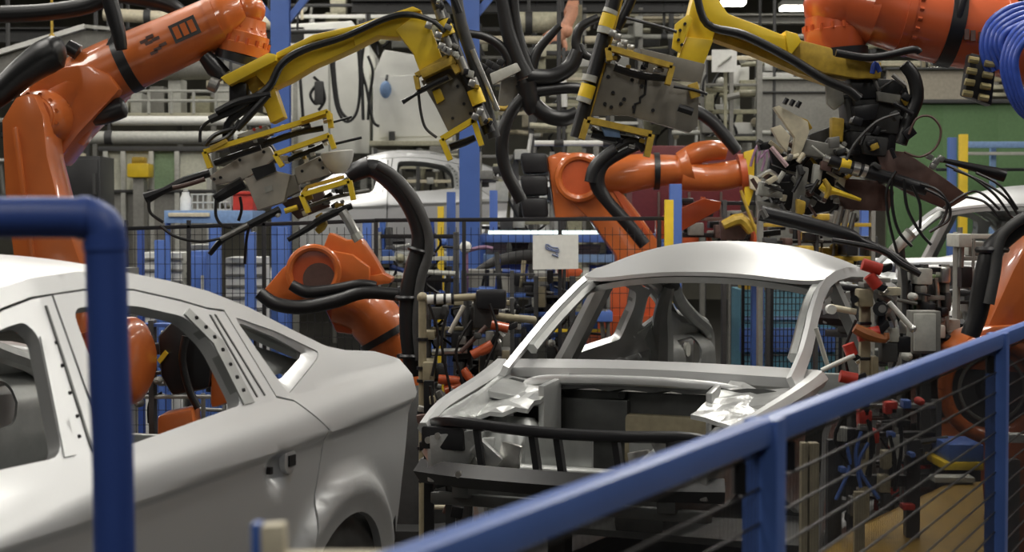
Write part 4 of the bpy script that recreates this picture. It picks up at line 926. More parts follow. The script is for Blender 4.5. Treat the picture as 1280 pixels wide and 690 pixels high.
# posts beyond the fence
for px, y0, w, Y, m, lab in ((844, 230, 15, 12.4, BLUE, 'blue post just right of the yellow fence end post'), (551, 258, 8, 16, YELLOW, 'slim yellow post left of the tall blue centre column'), (564, 240, 11, 16.2, BLUE, 'blue post touching the tall blue centre column on its left'),
        (269, 280, 14, 12.8, BLUE, 'blue post below the pale blue tray at left'), (313, 290, 13, 12.9, BLUE, 'blue post left of the orange robot behind the silver tail'), (353, 284, 12, 13.1, BLUE, 'blue post under the tilted gripper, nearest the low orange robot'),
        (459, 277, 11, 13.4, BLUE, 'blue post right of the low orange robot, behind the hoses'), (617, 238, 10, 16, BLUE, 'blue post right of the tall blue centre column'), (947, 330, 15, 14.5, BLUE, 'blue post seen through the open car windscreen'),
        (963, 330, 8, 14.3, SBLACK, 'black post seen through the open car windscreen'), (1189, 172, 10, 17.4, BLUE, 'blue post left of the yellow post by the green wall'), (1203, 168, 10, 17.3, YELLOW, 'yellow post in front of the green wall'),
        (1083, 262, 15, 13.2, BLUE, 'blue post under the dark welding head'), (200, 300, 12, 13.2, BLUE, 'blue post right of the pipe rail above the silver roof'), (176, 286, 8, 13.4, DBLUE, 'dark blue post right beside the pipe rail')):
    r = thing('post', lab, 'post', gz(px, Y))
    vpost(r, px, w, y0, Y, m, 'tube'); part('base_plate', MB().box(gz(px, Y) + V((0, 0, .006)), (.2, .2, .012)), m, r)
# low wide things behind the fence, left
r = thing('tray_table', 'pale blue tray table with small parts behind the left gripper', 'table', gz(260, 14))
bx(r, 205, 263, 316, 279, 14, .7, PBLUE, 'tray'); bx(r, 210, 266, 262, 271, 13.98, .05, CREAM, 'parts_strip')
for px in (210, 310): vpost(r, px, 6, 279, 14.1, BLUE, 'leg')
for px in (210, 310): vpost(r, px, 6, 279, 14.6, BLUE, 'leg')
r = thing('bottle', 'white round bottle standing on the pale blue tray table', 'bottle', P(232, 263, 14.3))
part('body', MB().lathe(P(232, 263, 14.3), (0, 0, 1), [(0, .045), (.1, .045), (.13, .03), (.15, .03)], 14), WHITE, r); part('cap', MB().lathe(P(232, 239, 14.3), (0, 0, 1), [(0, .02), (.02, .02)], 12), LGREY, r)
r = thing('wire_basket', 'grey wire basket on the pale blue tray table', 'basket', P(262, 263, 14.4))
for px in range(240, 290, 7): part('wire', MB().cyl(P(px, 263, 14.4), P(px, 243, 14.4), .008, n=6), LGREY, r)
for y in (243, 253, 262): hbar(r, 238, 290, y, 14.4, 2, LGREY, 'hoop')
r = thing('red_crate', 'small red crate at the right end of the pale blue tray table', 'crate', P(304, 263, 14.2))
bx(r, 291, 241, 316, 263, 14.2, .25, RED, 'body'); bx(r, 289, 239, 318, 243, 14.18, .29, RED, 'rim')
k = 0
for px0, px1, y0, Y, lab in ((172, 228, 316, 14.75, 'white stacked pallet box behind the black mesh, first from the pipe rail'), (234, 264, 306, 14.75, 'narrow white pallet box behind the black mesh, second from the pipe rail'), (282, 328, 322, 14.75, 'white pallet box behind the black mesh, third from the pipe rail')):
    r = thing('pallet_box', lab, 'box', gz((px0+px1)/2, Y))
    bx(r, px0, y0, px1  , 420, Y, .5, WHITE, 'body', floor=True)
    for y in range(y0+8, 400, 14): hbar(r, px0-1, px1+1, y, Y-.01, 3, GREY, 'rib')
for px, y0, w, Y, m, lab in ((246, 314, 24, 13.5, BLUE, 'blue bin behind the black mesh below the pale blue tray'),):
    r = thing('locker', lab, 'cabinet', gz(px, Y)); bx(r, px-w/2, y0, px+w/2, 420, Y, .5, m, 'body', floor=True)
    bx(r, px-w/2+2, y0+6, px+w/2-2, 400, Y-.015, .02, m, 'door'); part('handle', MB().box(P(px+w/2-5, y0+40, Y-.03), (.02, .02, .12)), LGREY, r)
# behind the fence, centre
r = thing('work_bench', 'blue bench with a white light strip behind the paper sign', 'bench', gz(700, 15))
bx(r, 600, 293, 830, 303, 15, .8, BLUE, 'bench_top')
part('light_strip', MB().box((P(700, 290, 15).x, 15.3, P(700, 291, 15).z), (S_(180, 15), .06, S_(5, 15))), mat('bench_light', (.8, .9, .85), emit=(.8, 1, .92, 1.6)), r)
for px in (604, 690, 826): vpost(r, px, 8, 303, 15.4, BLUE, 'leg')
bx(r, 604, 318, 826, 328, 15.1, .6, PBLUE, 'shelf'); bx(r, 604, 350, 826, 356, 15.1, .6, BLUE, 'shelf')
for k, (px, y, w, h, m) in enumerate(((620, 303, 26, 10, LGREY), (650, 304, 20, 12, DGREY), (735, 306, 30, 12, LGREY), (770, 304, 22, 14, BLUE), (640, 330, 40, 16, DBLUE), (760, 332, 44, 16, BLUE), (800, 308, 20, 10, PBLUE))):
    r2 = thing('tote_box', ('light grey tote far left on the blue bench shelf', 'dark grey tote second from left on the blue bench shelf', 'light grey tote right of the paper sign on the bench shelf', 'blue tote on the bench shelf left of the orange link', 'dark blue tote on the lowest bench shelf', 'blue tote on the lowest bench shelf beneath the orange robot', 'pale blue tote at the right end of the bench shelf')[k], 'box', P(px, y+h+4, 15.2))
    bx(r2, px-w/2, y, px+w/2, 318 if y < 325 else 350, 15.2, .3, m, 'body'); bx(r2, px-w/2-1, y, px+w/2+1, y+3, 15.19, .32, m, 'rim')
r = thing('grey_cabinet', 'grey control cabinet low behind the black fence, left of the open car', 'cabinet', gz(612, 13.2))
bx(r, 584, 338, 638, 420, 13.2, .5, GREY, 'body', floor=True); bx(r, 587, 342, 635, 415, 13.18, .03, GREY, 'door')
part('handle', MB().box(P(628, 372, 13.16), (.02, .02, .12)), SBLACK, r)
r = thing('dark_hood', 'dark car bonnet panel lying on a stand behind the black fence', 'panel', gz(640, 13.6))
part('shell', tpx([(596, 338, 3), (622, 326, 7), (660, 321, 9), (700, 326, 7), (722, 336, 3)], 13.6, 10), DGREY, r)
for px in (610, 705): vpost(r, px, 4, 336, 13.7, DGREY, 'stand_leg')
r = thing('valve_pipe', 'white valve head on a mauve pipe behind the hoses', 'valve', gz(582, 12.6))
part('pipe', MB().cyl(gz(582, 12.6), P(582, 310, 12.6), .02, n=10), MAUVE, r); part('head', MB().ball(P(582, 309, 12.6), S_(8, 12.6), 10), WHITE, r)
part('branch', tpx([(586, 313, 2.5), (604, 309, 2.5), (616, 311, 2.5)], 12.6, 8), MAUVE, r)
r = thing('red_cover', 'orange red cover at the windscreen corner of the open car', 'cover', gz(712, 12.3))
part('shell', slab([(696, 338), (716, 333), (730, 338), (724, 346), (700, 348)], 12.3, .2), RED_ORANGE, r, bevel=.02); vpost(r, 712, 5, 345, 12.4, DGREY, 'stand')
# green blue machines seen through the windscreen opening
r = thing('teal_machine', 'blue green machine seen through the rear opening of the open car', 'machine', gz(985, 15.2))
bx(r, 925, 362, 1045, 430, 15.2, .6, mat('teal', (.09, .24, .32), .5), 'body', floor=True); bx(r, 930, 352, 1010, 362, 15.2, .4, OCHRE, 'yellow_guard')
for px in (978, 988, 1004, 1024): bx(r, px, 344, px+6, 356, 15.1, .2, YELLOW, 'yellow_stop')
bx(r, 930, 395, 1040, 400, 15.18, .02, PBLUE, 'stripe'); bx(r, 925, 410, 1045, 440, 15.15, .03, BLUE, 'lower_panel')
r = thing('wire_guard', 'wire mesh guard in front of the blue green machine', 'guard', gz(985, 14.6))
w = MB()
for px in range(930, 1050, 5): w.cyl(P(px, 335, 14.6), V((P(px, 335, 14.6).x, 14.6, .2)), .004, n=4)
for y in range(340, 460, 8): w.cyl(P(930, y, 14.6), P(1050, y, 14.6), .004, n=4)
part('wire_mesh', w, SBLACK, r, kind='stuff'); hbar(r, 928, 1052, 335, 14.6, 3, SBLACK, 'top_bar')
for px in (929, 1051): vpost(r, px, 4, 335, 14.6, SBLACK, 'upright')

# ------------------------------------------------------------------ clamping fixtures round the open car
def clamp(root, c, ang, L, m=RED, name='clamp'):
    """toggle clamp: cylinder, jaw arm and nose, turned by ang in the picture plane"""
    R = Matrix.Rotation(ang, 3, 'Y'); c = V(c)
    o = part(name, MB().cyl(c, c + R @ V((L, 0, 0)), .026, n=10), m, root)
    part('clamp_arm', MB().beam(c + R @ V((L, 0, 0)), c + R @ V((L*1.5, 0, L*.35)), .03, .028), SBLACK, o, bevel=.003)
    part('clamp_nose', MB().cyl(c + R @ V((L*1.5, 0, L*.35)), c + R @ V((L*1.55, 0, L*.05)), .016, n=8), STEEL, o)
    return o
def clamp_mid(root, px, py, Y, ang, L, m=RED): return clamp(root, P(px, py, Y), ang, L, m)
YK = 9.15
r = thing('clamp_stand', 'tan clamp stand with red clamps left of the open car windscreen', 'fixture', gz(528, YK))
part('column', MB().cyl(gz(528, YK), P(528, 368, YK), S_(5, YK), n=14), TAN, r)
part('elbow', MB().ball(P(528, 372, YK), S_(7, YK), 12), TAN, r)
part('cross_arm', MB().cyl(P(528, 375, YK), P(608, 370, YK), S_(4.5, YK), n=12), TAN, r)
part('white_sleeve', MB().cyl(P(534, 374.5, YK), P(564, 373, YK), S_(6, YK), n=12), WHITE, r)
for x in (544, 556, 566): part('clamp_band', MB().cyl(P(x-1.5, 374, YK), P(x+1.5, 374, YK), S_(7, YK), n=14), SBLACK, r)
for y in (424, 460, 476, 516, 560): part('clamp_band', MB().cyl(P(528, y-2, YK), P(528, y+2, YK), S_(7, YK), n=14), SBLACK, r)
part('lower_arm', MB().cyl(P(528, 634, YK), P(570, 634, YK), S_(3, YK), n=10), CREAM, r)
part('second_arm', MB().cyl(P(606, 394, YK+.1), P(668, 400, YK+.3), S_(5, YK), n=12), TAN, r)
part('bright_rod', MB().cyl(P(540, 440, YK), P(584, 438, YK), S_(4, YK), n=10), STEEL, r)
part('slant_rod', MB().cyl(P(562, 416, YK-.05), P(580, 382, YK-.05), S_(3, YK), n=10), TGREY, r)
part('slant_rod', MB().cyl(P(576, 440, YK-.05), P(608, 408, YK-.05), S_(3, YK), n=10), BROWN, r)
part('head_cluster', MB().box(P(614, 374, YK), (.16, .14, .10)), SBLACK, r, bevel=.02)
part('head_cluster', MB().box(P(604, 388, YK+.05), (.10, .12, .18)), DGREY, r, bevel=.02)
for q in ((614, 406, .2, .09), (590, 444, -.5, .12), (578, 462, .9, .10), (548, 474, .1, .11), (556, 488, -.3, .09), (600, 440, -.4, .07)): clamp_mid(r, q[0], q[1], YK-.06, q[2], q[3], RED_ORANGE)
part('upright', MB().box((P(608, 450, YK+.1).x, YK+.1, .55), (.07, .07, 1.1)), DGREY, r); part('upright', MB().box((P(580, 450, YK+.25).x, YK+.25, .5), (.08, .08, 1.0)), DGREY, r)
for k in range(6): part('small_valve', MB().box(P(612 + (k % 3)*10, 420 + k*12, YK), (.04, .04, .05)), (LGREY, DSTEEL, TAN)[k % 3], r, bevel=.006)
for q in ([(536, 380), (548, 420), (540, 470)], [(612, 380), (622, 420), (604, 470), (620, 510)], [(590, 400), (570, 440), (586, 500)], [(560, 388), (552, 430), (566, 500)]):
    rod([(x, y, 2) for x, y in q], YK-.1, 2, BLACK, r, 'hose', 6, 4)
YT = 7.3
r = thing('clamp_tower', 'tan clamp tower with red clamps at the right side of the open car', 'fixture', gz(1081, YT))
part('column', MB().box((P(1081, 400, YT).x, YT, P(1081, 366, YT).z/2), (S_(13, YT), S_(13, YT), P(1081, 366, YT).z)), TAN, r, bevel=.006)
part('head', MB().box(P(1080, 372, YT-.02), (S_(18, YT), .1, S_(22, YT))), TAN, r, bevel=.008)
part('head_hole', MB().cyl(P(1068, 374, YT-.09), P(1068, 374, YT-.04), S_(5, YT), n=12), BLACK, r)
part('cap_plate', MB().box(P(1090, 356, YT), (S_(28, YT), .12, S_(6, YT))), DSTEEL, r, bevel=.004)
part('cream_rod', MB().cyl(P(1038, 384, YT-.05), P(1070, 390, YT-.05), S_(4, YT), n=12), CREAM, r)
part('rod_eye', MB().lathe(P(1040, 387, YT-.08), (0, 1, 0), [(0, .02), (.05, .02)], 12), WHITE, r)
part('white_rod', MB().cyl(P(1027, 463, YT-.1), P(1068, 444, YT-.1), S_(3, YT), n=10), WHITE, r)
part('white_rod', MB().cyl(P(1111, 378, YT-.1), P(1140, 410, YT-.1), S_(3.5, YT), n=10), WHITE, r)
part('rod_eye', MB().ball(P(1141, 411, YT-.1), S_(5, YT), 10), STEEL, r)
part('barrel', MB().cyl(P(1100, 386, YT-.12), P(1106, 386, YT+.1), S_(9, YT), n=14), SBLACK, r)
part('barrel_bore', MB().cyl(P(1103, 386, YT-.125), P(1103, 386, YT-.11), S_(5, YT), n=12), DSTEEL, r)
for q in ((1060, 430, 1.2, .05), (1078, 330, .3, .08), (1086, 344, .9, .06), (1072, 420, -.2, .09), (1050, 470, .2, .07)): clamp_mid(r, q[0], q[1], YT-.08, q[2], q[3], RED)
rod([(1068, 410, 6), (1084, 418, 8), (1106, 424, 5), (1108, 416, 3)], YT-.1, 6, mat('rust', (.30, .10, .03), .5), r, 'rust_hose')
for x, y, w, h, m in ((1116, 418, 12, 18, LGREY), (1126, 408, 10, 16, STEEL), (1110, 440, 20, 24, DGREY), (1100, 400, 10, 16, SBLACK), (1128, 430, 16, 20, SBLACK), (1092, 460, 8, 30, TAN), (1096, 350, 30, 6, LGREY), (1112, 364, 24, 10, CREAM)):
    part('clamp_body', MB().box(P(x, y, YT-.02), (S_(w, YT), .08, S_(h, YT))), m, r, bevel=.006)
part('slant_strut', MB().cyl(P(1020, 410, YT+.2), P(1034, 456, YT+.2), S_(3, YT), n=10), LGREY, r)
for y in (404, 448): part('clamp_band', MB().box(P(1081, y, YT), (S_(15, YT), S_(15, YT), S_(4, YT))), SBLACK, r, bevel=.003)
for q in ([(1110, 396), (1124, 430), (1112, 470)], [(1096, 374), (1120, 390), (1130, 440)], [(1070, 400), (1056, 440), (1064, 480)]): rod([(x, y, 2) for x, y in q], YT-.05, 2, BLACK, r, 'hose', 6, 4)
rod([(1040, 300, 3), (1099, 312, 4), (1126, 330, 4), (1150, 343, 4)], YT-.1, 4, SBLACK, r, 'black_arm')
r = thing('junction_box', 'light grey junction box right of the tan clamp tower', 'box', gz(1157, 7.9))
bx(r, 1140, 389, 1176, 442, 7.9, .12, GREY, 'body', .006); bx(r, 1143, 392, 1170, 439, 7.885, .02, LGREY, 'lid', .004)
vpost(r, 1158, 12, 440, 7.96, DGREY, 'stand')
r = thing('green_manifold', 'stack of pale green tubes right of the open car rear', 'manifold', gz(1166, 8.6))
for k in range(5): part('green_tube', MB().cyl(P(1148, 346+k*7, 8.6), P(1184, 345+k*7, 8.6), S_(2.4, 8.6), n=10), PGREEN, r)
part('green_post', MB().cyl(P(1144, 344, 8.6), P(1145, 386, 8.6), S_(3, 8.6), n=10), GREEN, r)
vpost(r, 1166, 30, 380, 8.7, DGREY, 'stand'); part('black_post', MB().cyl(gz(1134, 8.65), P(1134, 344, 8.65), S_(6, 8.65), n=10), SBLACK, r)
r = thing('white_cylinder', 'white cylinder tilted above the rear of the open car', 'cylinder', gz(1127, 8.4))
part('tube', MB().cyl(P(1116, 314, 8.4), P(1136, 293, 8.4), S_(7, 8.4), n=14), WHITE, r); part('end_cap', MB().cyl(P(1136, 293, 8.4), P(1139, 290, 8.4), S_(7.6, 8.4), n=14), LGREY, r)
part('bracket', MB().cyl(P(1126, 304, 8.45), P(1132, 360, 8.45), S_(4, 8.45), n=8), DGREY, r); part('stand', MB().cyl(gz(1132, 8.45), P(1132, 358, 8.45), S_(4, 8.45), n=8), DGREY, r)
# below the fence rail at the right
YV = 6.4
r = thing('valve_rack', 'dark rack of valves and hoses seen through the blue fence mesh', 'rack', gz(1090, YV))
for px in (1044, 1142): part('upright', MB().box((gz(px, YV).x, YV, .5), (.05, .05, 1.0)), DGREY, r)
for z in (.35, .6, .85): part('crossbar', MB().beam((gz(1040, YV).x, YV, z), (gz(1146, YV).x, YV, z), .04, .04), DGREY, r)
random.seed(5)
for k in range(26):
    x = random.uniform(1046, 1140); y = random.uniform(500, 640); m = random.choice([DGREY, SBLACK, RED, BLUE, LGREY, DSTEEL, TAN])
    part('valve_body', MB().box(P(x, y, YV-.05), (random.uniform(.02, .05), .06, random.uniform(.02, .07))), m, r, bevel=.005)
for k in range(8):
    x = random.uniform(1046, 1130); y = random.uniform(490, 560)
    rod([(x, y, 2.5), (x+random.uniform(-16, 16), y+30, 2.5), (x+random.uniform(-20, 20), y+70, 2.5)], YV-.08, 2.5, random.choice([BLACK, BLACK, BLUE]), r, 'hose', 6, 4)
part('tan_pillar', MB().box((gz(1076, YV-.2).x, YV-.2, .42), (.035, .035, .84)), TAN, r)
r = thing('tan_posts', 'pair of tan posts behind the blue fence, right of its first post', 'posts', gz(1012, 6.0))
for px, w in ((1006, 8), (1018, 12)): part('tube', MB().box((gz(px, 6.0).x, 6.0, .52), (S_(w, 6.0), .05, 1.04)), TAN, r, bevel=.004)
part('foot', MB().box((gz(1012, 6.0).x, 6.0, .01), (.16, .2, .02)), TAN, r)
r = thing('sloping_cover', 'ochre yellow sloping cover behind the blue fence at lower right', 'cover', (1.4, 6.6, 0))
OCH2 = mat('ramp_yellow', (.27, .16, .022), .55, noise=.25)
tp = [P(1020, 696, 6.15), P(1064, 662, 6.5), P(1190, 602, 7.1), P(1228, 602, 7.1), P(1236, 700, 6.15)]
part('plate', MB().prism(tp, (0, 0, -.03)), OCH2, r)
part('skirt', MB().prism([tp[0], tp[4], V((tp[4].x, tp[4].y, 0)), V((tp[0].x, tp[0].y, 0))], (0, .02, 0)), OCH2, r)
part('skirt', MB().prism([tp[0], tp[1], V((tp[1].x, tp[1].y, 0)), V((tp[0].x, tp[0].y, 0))], (.02, 0, 0)), OCH2, r)
part('skirt', MB().prism([tp[1], tp[2], V((tp[2].x, tp[2].y, 0)), V((tp[1].x, tp[1].y, 0))], (.02, 0, 0)), OCH2, r)
r = thing('blue_pedestal', 'blue plinth with yellow edge under the orange robot base', 'plinth', gz(1208, 7.2))
bx(r, 1186, 556, 1230, 578, 7.2, .3, BLUE, 'plinth'); bx(r, 1180, 578, 1230, 588, 7.18, .34, YELLOW, 'yellow_edge'); bx(r, 1186, 588, 1226, 640, 7.25, .25, DGREY, 'foot', floor=True)
part('ledge', MB().box(P(1190, 598, 7.1), (.16, .1, .02)), LGREY, r)
r = thing('steel_stand', 'bright metal stand between fence posts at far right', 'stand', gz(1268, 6.6))
part('head', MB().box(P(1268, 547, 6.6), (.06, .08, .03)), WHITE, r); part('leg', MB().box((gz(1268, 6.6).x, 6.6, .45), (.045, .05, .9)), DSTEEL, r)
# dark lower station between the two cars
YL2 = 8.75
r = thing('hose_station', 'dark knot of hoses and valves between the silver tail and the open car nose', 'fixture', gz(545, YL2))
part('upright', MB().box((gz(536, YL2).x, YL2, .5), (.05, .05, 1.0)), SBLACK, r); part('upright', MB().box((gz(562, YL2).x, YL2+.1, .42), (.05, .05, .84)), DGREY, r)
rn = random.Random(12)
for k in range(34):
    x, y = rn.uniform(526, 572), rn.uniform(478, 640); yy = YL2 + rn.uniform(-.12, .15); m = rn.choice([SBLACK, SBLACK, DGREY, DSTEEL, TAN, BROWN, LGREY])
    part('valve_body', MB().box(P(x, y, yy), (S_(rn.uniform(5, 16), yy), .06, S_(rn.uniform(4, 16), yy)), Matrix.Rotation(rn.uniform(-.6, .6), 3, 'Y')), m, r, bevel=.005)
for k in range(8):
    x, y = rn.uniform(528, 566), rn.uniform(480, 560)
    rod([(x, y, 2.2), (x+rn.uniform(-12, 12), y+25, 2.2), (x+rn.uniform(-14, 14), y+60, 2.2)], YL2-.15, 2, BLACK, r, 'hose', 6, 4)
# rig under and around the front of the open car
r = thing('front_fixture', 'dark fixture with hoses under the nose of the open car', 'fixture', (-.1, 6.55, 0))
for x, y in ((-.45, 6.9), (.25, 6.55)): part('upright', MB().box((x, y, .2), (.06, .06, .4)), DGREY, r)
part('crossbar', MB().beam((-.5, 6.92, .36), (.32, 6.52, .36), .05, .06), GREY, r)
random.seed(8)
for k in range(12):
    t = random.random(); c = V((-.5, 6.86, .30)).lerp(V((.4, 6.42, .30)), t) + V((0, 0, random.uniform(-.2, .05)))
    part('valve_body', MB().box(c, (random.uniform(.03, .07), .05, random.uniform(.03, .08))), random.choice([DGREY, BLUE, TAN, OCHRE, SBLACK, RED]), r, bevel=.006)
# third silver car at right
car3 = copy_tree(carB); car3.location = (3.05, 12.6, .46); car3.rotation_euler = (0, 0, PI/2 - .70)
car3['label'] = 'silver car roof farther back at the right edge'
k3 = skid((3.05, 12.6, .70, .3), 'dark carrier skid under the farther silver car at right', .55)
# far pale car on a raised carrier
car4 = copy_tree(carA); car4.location = (-2.9, 21.2, 1.10); car4.rotation_euler = (0, 0, .05)
car4['label'] = 'far pale car body on a raised carrier behind the black fence'
r = thing('raised_carrier', 'raised blue carrier under the far pale car body', 'carrier', (-1.4, 21.2, 0))
part('deck', MB().box((-1.0, 21.2, 1.14), (4.0, 1.6, .14)), LGREY, r, bevel=.01); part('side_beam', MB().box((-1.0, 20.36, 1.16), (4.0, .06, .1)), WHITE, r)
for x in (-2.9, -1.0, .9): part('leg', MB().box((x, 21.2, .54), (.15, 1.2, 1.08)), BLUE, r)
# ------------------------------------------------------------------ background: white cabinets, pipes, racks, machines
OLIVE = mat('olive_machine', (.26, .25, .17), .6, noise=.2)
PALEOL = mat('pale_olive', (.44, .42, .31), .6, noise=.15)
TANK = mat('tank_white', (.80, .80, .75), .5, noise=.06, scale=3)
Yw = 24
r = thing('white_cabinet', 'big white enclosure left of the dangling cables', 'cabinet', gz(405, Yw))
part('body', MB().prism(poly_px([(362, 30), (440, 26), (462, 60), (462, 192), (362, 192)], Yw), (0, 1.6, 0)), TANK, r, bevel=.02)
for px in (370, 455): vpost(r, px, 8, 192, Yw+.4, LGREY, 'leg')
bx(r, 366, 70, 372, 180, Yw-.02, .02, LGREY, 'seam'); bx(r, 410, 40, 413, 190, Yw-.02, .02, LGREY, 'seam')
r = thing('white_cabinet', 'big white enclosure with slanted top right of the dangling cables', 'cabinet', gz(515, Yw-.4))
part('body', MB().prism(poly_px([(466, 96), (480, 62), (562, 76), (566, 176), (466, 178)], Yw-.4), (0, 1.4, 0)), TANK, r, bevel=.02)
part('door', MB().prism(poly_px([(474, 96), (556, 92), (558, 170), (474, 172)], Yw-.43), (0, .04, 0)), TANK, r, bevel=.01)
bx(r, 462, 176, 570, 182, Yw-.6, 1.6, PALEOL, 'shelf'); part('latch', MB().box(P(490, 170, Yw-.5), (.08, .06, .12)), DGREY, r)
for px in (468, 500, 520, 562): vpost(r, px, 6, 182, Yw-.1, LGREY, 'leg')
bx(r, 506, 186, 540, 214, Yw-.3, .3, DGREY, 'dark_opening')  # dark box standing in for the shaded opening below the shelf
r = thing('blue_glove', 'small blue bag hanging on the right white enclosure', 'bag', P(482, 122, Yw-.55))
part('pouch', MB().ball(P(482, 112, Yw-.55), S_(9, Yw), 12, (.8, .5, 1.2)), PBLUE, r); part('hook', MB().cyl(P(483, 100, Yw-.55), P(484, 94, Yw-.5), .02, n=6), DGREY, r)
Yc = 22.5
r = thing('dangling_cables', 'black cables dangling in loops before the white enclosures', 'cables', P(430, 150, Yc))
for q in ([(409, 40), (414, 80), (420, 130), (432, 152), (446, 140), (450, 100), (446, 40)], [(448, 40), (452, 90), (454, 150)], [(456, 50), (452, 84), (458, 110), (466, 150), (474, 158)], [(460, 70), (466, 90), (462, 120), (460, 150)],
          [(392, 96), (404, 110), (396, 130), (388, 118), (400, 104), (406, 124), (398, 138)], [(372, 60), (376, 110), (379, 150)], [(416, 44), (418, 90), (424, 134), (436, 150)]):
    part('cable', tpx([(x, y, 2) for x, y in q], Yc, 6, 5), BLACK, r)
part('cable_head', MB().box(P(399, 116, Yc), (.12, .1, .3)), DGREY, r, bevel=.03)
part('suspension_bar', MB().cyl(P(360, 40, Yc), P(470, 38, Yc), .03, n=8), DGREY, r)
for px in (372, 460): part('suspension_rod', MB().cyl(P(px, 40, Yc), V((P(px, 40, Yc).x, Yc, CEILZ)), .015, n=6), DGREY, r)
# --- upper left
def hung(root, px, y, Y, name='hanger'):
    a = P(px, y, Y); part(name, MB().cyl(a, V((a.x, Y, CEILZ)), .02, n=6), DGREY, root)
def hpipe(lab, x0, x1, y, Y, rpx, m, y1=None, hang=2, cat='pipe', name='pipe_run', group=None):
    r = thing(name, lab, cat, P((x0+x1)/2, y, Y), group)
    a, b = P(x0, y, Y), P(x1, y if y1 is None else y1, Y)
    part('pipe', MB().cyl(a, b, S_(rpx, Y), n=14), m, r)
    for i in range(hang):
        t = (i+.5)/hang; q = a.lerp(b, t); part('pipe_clamp', MB().cyl(q - V((.04,0,0)), q + V((.04,0,0)), S_(rpx+1, Y), n=14), DGREY, r)
        part('hanger', MB().cyl(q, V((q.x, Y, CEILZ)), .018, n=6), DGREY, r)
    return r
def rbeam(lab, x0, x1, y, Y, h, m, d=.2, cat='beam', name='roof_beam'):
    r = thing(name, lab, cat, P((x0+x1)/2, y, Y))
    a, b = P(x0, y, Y), P(x1, y, Y); hh = S_(h, Y)
    for s in (-1, 1): part('flange', MB().box((a+b)/2 + V((0, 0, s*(hh/2-.012))), (b.x-a.x, d, .024)), m, r)
    part('web', MB().box((a+b)/2, (b.x-a.x, .02, hh-.04)), m, r)
    for t in (.1, .5, .9): q = a.lerp(b, t); part('hanger', MB().cyl(q, V((q.x, Y, CEILZ)), .02, n=6), DGREY, r)
    return r
hpipe('thick cream duct crossing the top above the left robot forearm', 130, 350, 18, 20, 8, CREAM, y1=30)
hpipe('fat grey duct above the railing at upper left', 90, 340, 88, 21, 14, GREY, y1=84)
hpipe('pale horizontal pipe just below the railing at left', 60, 365, 151, 19.5, 6, WHITE)
hpipe('second pale horizontal pipe, lower, at left', 60, 365, 172, 19, 8, LGREY)
rbeam('dark roof beam across the top left of the view', -60, 380, 44, 23, 18, DGREY)
rbeam('dark roof beam crossing behind the centre hose tangle', 440, 900, 8, 22, 16, DGREY)
rbeam('grey roof beam crossing high behind the right yellow beam', 780, 1320, 24, 24, 12, GREY)
rbeam('dark roof beam over the green wall at right', 1050, 1330, 64, 23, 10, DGREY)
hpipe('olive tank lying high behind the hose tangle', 640, 724, 28, 20, 13, PALEOL)
hpipe('cream pipe running behind the faded far robot', 596, 770, 50, 21, 5, CREAM)
hpipe('pale pipe above the centre robot', 668, 790, 179, 15, 3.5, WHITE)
hpipe('thin grey pipe high behind the right gripper', 770, 1010, 46, 22, 3, LGREY)
hpipe('olive pipe high at the right above the green wall', 1100, 1320, 80, 22, 4, PALEOL)
hpipe('pale pipe behind the dark gripper plate', 840, 1010, 166, 20, 3, LGREY)
r = thing('grey_canopy', 'grey sloping canopy with a bright white edge at upper left', 'canopy', P(70, 70, 16))
part('sheet', MB().prism(poly_px([(-20, 78), (106, 38), (148, 40), (150, 62), (110, 84), (-20, 120)], 16), (0, .2, 0)), GREY, r)
part('edge', MB().beam(P(-20, 71, 15.95), P(106, 33, 15.95), .06, S_(6, 16)), WHITE, r); part('edge', MB().beam(P(106, 33, 15.95), P(148, 37, 15.95), .06, S_(4, 16)), LGREY, r)
for px in (10, 120): hung(r, px, 60, 16.1)
r = thing('yellow_drop_rod', 'thin yellow rod hanging from the roof at upper left', 'rod', P(65, 46, 15)); part('rod', MB().cyl(P(65, 46, 15), V((P(65, 46, 15).x, 15, CEILZ)), .012, n=6), OCHRE, r); part('hook', MB().ball(P(65, 46, 15), .03, 8), OCHRE, r)
r = thing('gallery', 'grey railed gallery with boxes behind the left robot forearm', 'gallery', gz(230, 21))
bx(r, 100, 141, 325, 147, 20.6, 1.2, PALEOL, 'deck', .004)
for px in range(130, 325, 28): part('rail_post', MB().cyl(P(px, 142, 20.6), P(px, 114, 20.6), .02, n=6), LGREY, r)
for y in (114, 126): part('rail', MB().cyl(P(110, y, 20.6), P(322, y, 20.6), .02, n=6), LGREY, r)
for k, (x, w, h, m) in enumerate(((170, 14, 26, LGREY), (196, 18, 34, GREY), (218, 16, 44, LGREY), (250, 24, 22, OLIVE), (280, 18, 34, LGREY), (306, 18, 26, GREY), (150, 12, 18, OLIVE))): bx(r, x-w/2, 142-h, x+w/2, 141, 21, .4, m, 'gallery_unit')
for px in (120, 226, 318): vpost(r, px, 6, 147, 21.2, GREY, 'leg')
